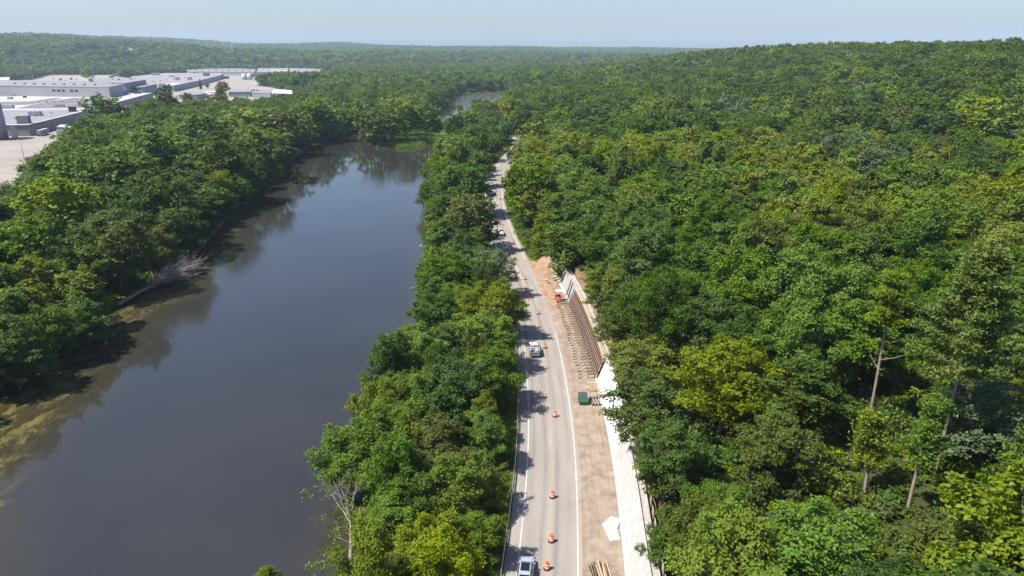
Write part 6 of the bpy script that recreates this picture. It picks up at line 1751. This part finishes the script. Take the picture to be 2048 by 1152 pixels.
# rows of low skylights and vents on the long roofs, roof seams, small outbuildings
def vent_row(t, c, a, b, n, z, name, mat, w, d, h):
    p, q = gp(*a, z)[:2] - c, gp(*b, z)[:2] - c
    ang = math.atan2(q[1] - p[1], q[0] - p[0])
    for k in range(n):
        m_ = p + (q - p) * (k + 0.5) / n
        MB().box((m_[0], m_[1], z + 0.06 + h / 2), (w, d, h), ang).build(name, mat, t)
vent_row(D_, cD, (300, 165), (430, 148.5), 12, 9.0, 'roof_vent', M_UNIT, 2.2, 2.2, 1.6)
vent_row(D_, cD, (290, 158), (400, 146.5), 10, 9.0, 'skylight', M_ROOFW, 3, 7, 0.5)
vent_row(E_, cE, (385, 141.5), (505, 142.4), 9, 9.0, 'roof_vent', M_UNIT, 4, 4, 2.2)
vent_row(E_, cE, (400, 138), (505, 140), 8, 9.0, 'skylight', M_ROOFD, 14, 8, 0.5)
vent_row(E2, cE2, (520, 140), (640, 141.5), 11, 9.0, 'roof_vent', M_UNITL, 4, 4, 2.2)
vent_row(E2, cE2, (530, 137.5), (640, 139.5), 7, 9.0, 'skylight', M_ROOFD, 16, 8, 0.5)
vent_row(B, cB, (20, 168), (200, 171), 9, 20.0, 'roof_vent', M_UNIT, 2.4, 2.4, 1.8)
vent_row(A, cA, (20, 240), (110, 226), 5, Z, 'roof_vent', M_UNITL, 1.2, 1.2, 1.3)
vent_row(A, cA, (70, 206), (205, 201), 9, Z, 'roof_vent', M_UNITL, 1.6, 1.6, 1.2)
vent_row(A, cA, (90, 214), (180, 205), 6, Z, 'skylight', M_ROOFW, 2.2, 9, 0.4)
for i in range(1, 6):
    p, q = gp(-60 + 30 * i, 246 - i * 1.2, Z)[:2] - cA, gp(20 + 30 * i, 222 - i * 1.0, Z)[:2] - cA
    d = q - p; m_ = (p + q) / 2
    MB().box((m_[0], m_[1], Z + 0.14), (float(np.hypot(*d)), 0.35, 0.10), math.atan2(d[1], d[0])).build('roof_seam', M_ROOFW, A)
for ((x, y, w, d, h), mt, lab) in [((385, 197, 9, 7, 4), M_PANEL, 'tiny white shed beside the pump house among the bank trees'), ((432, 199, 16, 7, 3), M_PANEL2, 'low flat block in front of the round tan tank'), ((445, 158, 26, 12, 6), M_PANEL, 'pale block between the long hall end and the twin tanks'),
        ((520, 153, 30, 12, 7), M_PANEL2, 'grey block with flat roof right of the twin tanks'), ((240, 152.5, 40, 14, 5), M_PANEL, 'low white building on the lawn before the long office wing'), ((661, 152, 14, 8, 5), M_PANEL, 'small white block on the last clearing past the halls'), ((640, 156, 22, 6, 3), P_MAR, 'rust red container row at the end of the far halls')]:
    p = gp(x, y, 0); t = thing('outbuilding', lab, 'building', (p[0], p[1], 0), 0.2)
    MB().box((0, d / 2, h / 2), (w, d, h)).build('wall', mt, t); MB().box((0, d / 2, h + 0.2), (w + 0.8, d + 0.8, 0.5)).build('roof', M_ROOFG, t)
    for k in (-0.25, 0.2): MB().box((w * k, -0.05, h * 0.42), (w * 0.14, 0.16, h * 0.5)).build('door', M_SHADE, t)

# ================================================================ undergrowth: shrubs on banks and verges, one uncounted mass
kit2 = bpy.data.collections.new('shrub kit')
for k in range(12):
    f = k % 3
    V, lv, _ = crown_geo(500 + f, 1.25, 1.7, 6, 46, 620, 0.15, 0.17, 0.0) if k < 3 else (None, None, None)
    if k < 3: np_mesh(f'shrub {f}', V, np.arange(len(V)).reshape(-1, 4), {'lv': lv}, False, [M_NEEDLE])
    o = bpy.data.objects.new(f'shrub kit {k:02d}', bpy.data.meshes[f'shrub {f}'])
    o.material_slots[0].link = 'OBJECT'; o.material_slots[0].material = SPECIES[['green', 'olive', 'lime', 'deep'][k // 3]][0]
    kit2.objects.link(o)
US = []
def shrubs(x0, x1, y0, y1, s, seed, sel, smin, smax):
    X, Y, a, b, c, d = jgrid(x0, x1, y0, y1, s, seed, 0.48)
    C0 = road_c(X, Y); dr, di = bankd(X, Y)
    ok = sel(X, Y, C0, dr) & (dr > 0.2) & (np.minimum(di, 99) > 0.2)
    sc = smin + (smax - smin) * a ** 1.5
    US.append(np.stack([X, Y, sc, b, c], 1)[ok])
shrubs(-60, 40, 40, 470, 1.9, 71, lambda X, Y, C0, dr: (C0 < -6.6) & (C0 > -50) & (dr < 60) & ~left_land(X, Y), 0.35, 1.25)
shrubs(0, 120, 22, 200, 2.1, 75, lambda X, Y, C0, dr: (C0 > wall_off(Y) + 4.2 + 1.5 * vnoise(Y / 4, Y * 0, 3)) & (C0 < 90) & (Y < WALL_Y1 + 12), 0.5, 1.9)
shrubs(-20, 120, 170, 430, 2.6, 77, lambda X, Y, C0, dr: (C0 > np.where(Y < SITE_Y1 + 2, 10.5, 6.3)) & (C0 < 40) & (Y > WALL_Y1 + 4), 0.5, 1.8)
shrubs(-200, -30, 60, 420, 3.0, 79, lambda X, Y, C0, dr: left_land(X, Y) & (dr < 40), 0.6, 2.2)
shrubs(-200, -40, 440, 680, 3.2, 83, lambda X, Y, C0, dr: (sdist(ISLAND, X, Y) < -0.5) & (np.hypot((X - isl_c[0]) * 1.25, (Y - isl_c[1]) * 0.9) > 58), 0.8, 2.6)
US = np.concatenate(US)
uz = height(US[:, 0], US[:, 1])
scatter('undergrowth', np.stack([US[:, 0], US[:, 1], uz - 0.15], 1), US[:, 4] * 6.28, np.stack([US[:, 2], US[:, 2], US[:, 2] * (0.7 + 0.5 * US[:, 4])], 1), np.minimum(11, (US[:, 3] * 12).astype(int)), kit2)
# reeds and grass of the island and verges
kit3 = bpy.data.collections.new('grass kit')
gg = np.random.default_rng(9)
for k in range(2):
    n = 70; Cc = gg.normal(size=(n, 3)) * np.array([0.45, 0.45, 0]) ; hh = gg.uniform(0.4, 1.1, (n, 1)); ang = gg.uniform(0, 6.28, n); sd_ = np.stack([np.cos(ang), np.sin(ang), 0 * ang], 1) * 0.05
    tip = Cc + np.concatenate([gg.normal(size=(n, 2)) * 0.25, hh], 1)
    V = np.stack([Cc - sd_, Cc + sd_, tip + sd_ * .4, tip - sd_ * .4], 1).reshape(-1, 3)
    o = bpy.data.objects.new(f'grass kit {k}', np_mesh(f'grass {k}', V, np.arange(len(V)).reshape(-1, 4), {'lv': np.repeat(gg.uniform(0, 1, n), 4)}, False, [leaf_mat('bright island grass', (0.111, 0.174, 0.022), (0.190, 0.269, 0.040), 0.15) if k == 0 else bpy.data.materials['bright island grass']]))
    kit3.objects.link(o)
GP = []
X, Y, a, b, c, d = jgrid(-140, -60, 470, 640, 1.6, 91, 0.5)
ok = (sdist(ISLAND, X, Y) < -0.5) & (np.hypot((X - isl_c[0]) * 1.25, (Y - isl_c[1]) * 0.9) < 58)
GP.append(np.stack([X, Y, 1.0 + 1.6 * a, b, c], 1)[ok])
X, Y, a, b, c, d = jgrid(-10, 40, 40, 430, 1.0, 93, 0.5); C0 = road_c(X, Y)
ok = ((C0 < -5.8) & (C0 > -9.5) & (Y < 260)) | ((C0 > np.where(Y < SITE_Y1, 99, 4.9)) & (C0 < 9))
GP.append(np.stack([X, Y, 0.35 + 0.5 * a, b, c], 1)[ok])
GP = np.concatenate(GP); gz = height(GP[:, 0], GP[:, 1])
scatter('grass', np.stack([GP[:, 0], GP[:, 1], gz - 0.03], 1), GP[:, 4] * 6.28, np.stack([GP[:, 2]] * 3, 1), (GP[:, 3] * 2).astype(int), kit3)

# ================================================================ haze
hm, hnt, hout = new_mat('valley haze')
hv = nd(hnt, 'ShaderNodeVolumePrincipled', Density=0.000062, Anisotropy=0.0)
hv.inputs['Color'].default_value = (0.60, 0.79, 1.0, 1)
hnt.links.new(hv.outputs[0], hout.inputs['Volume'])
hb = MB().box((0, 0, 146), (22000, 22000, 308)).build('haze', hm)
tag(hb, kind='stuff')
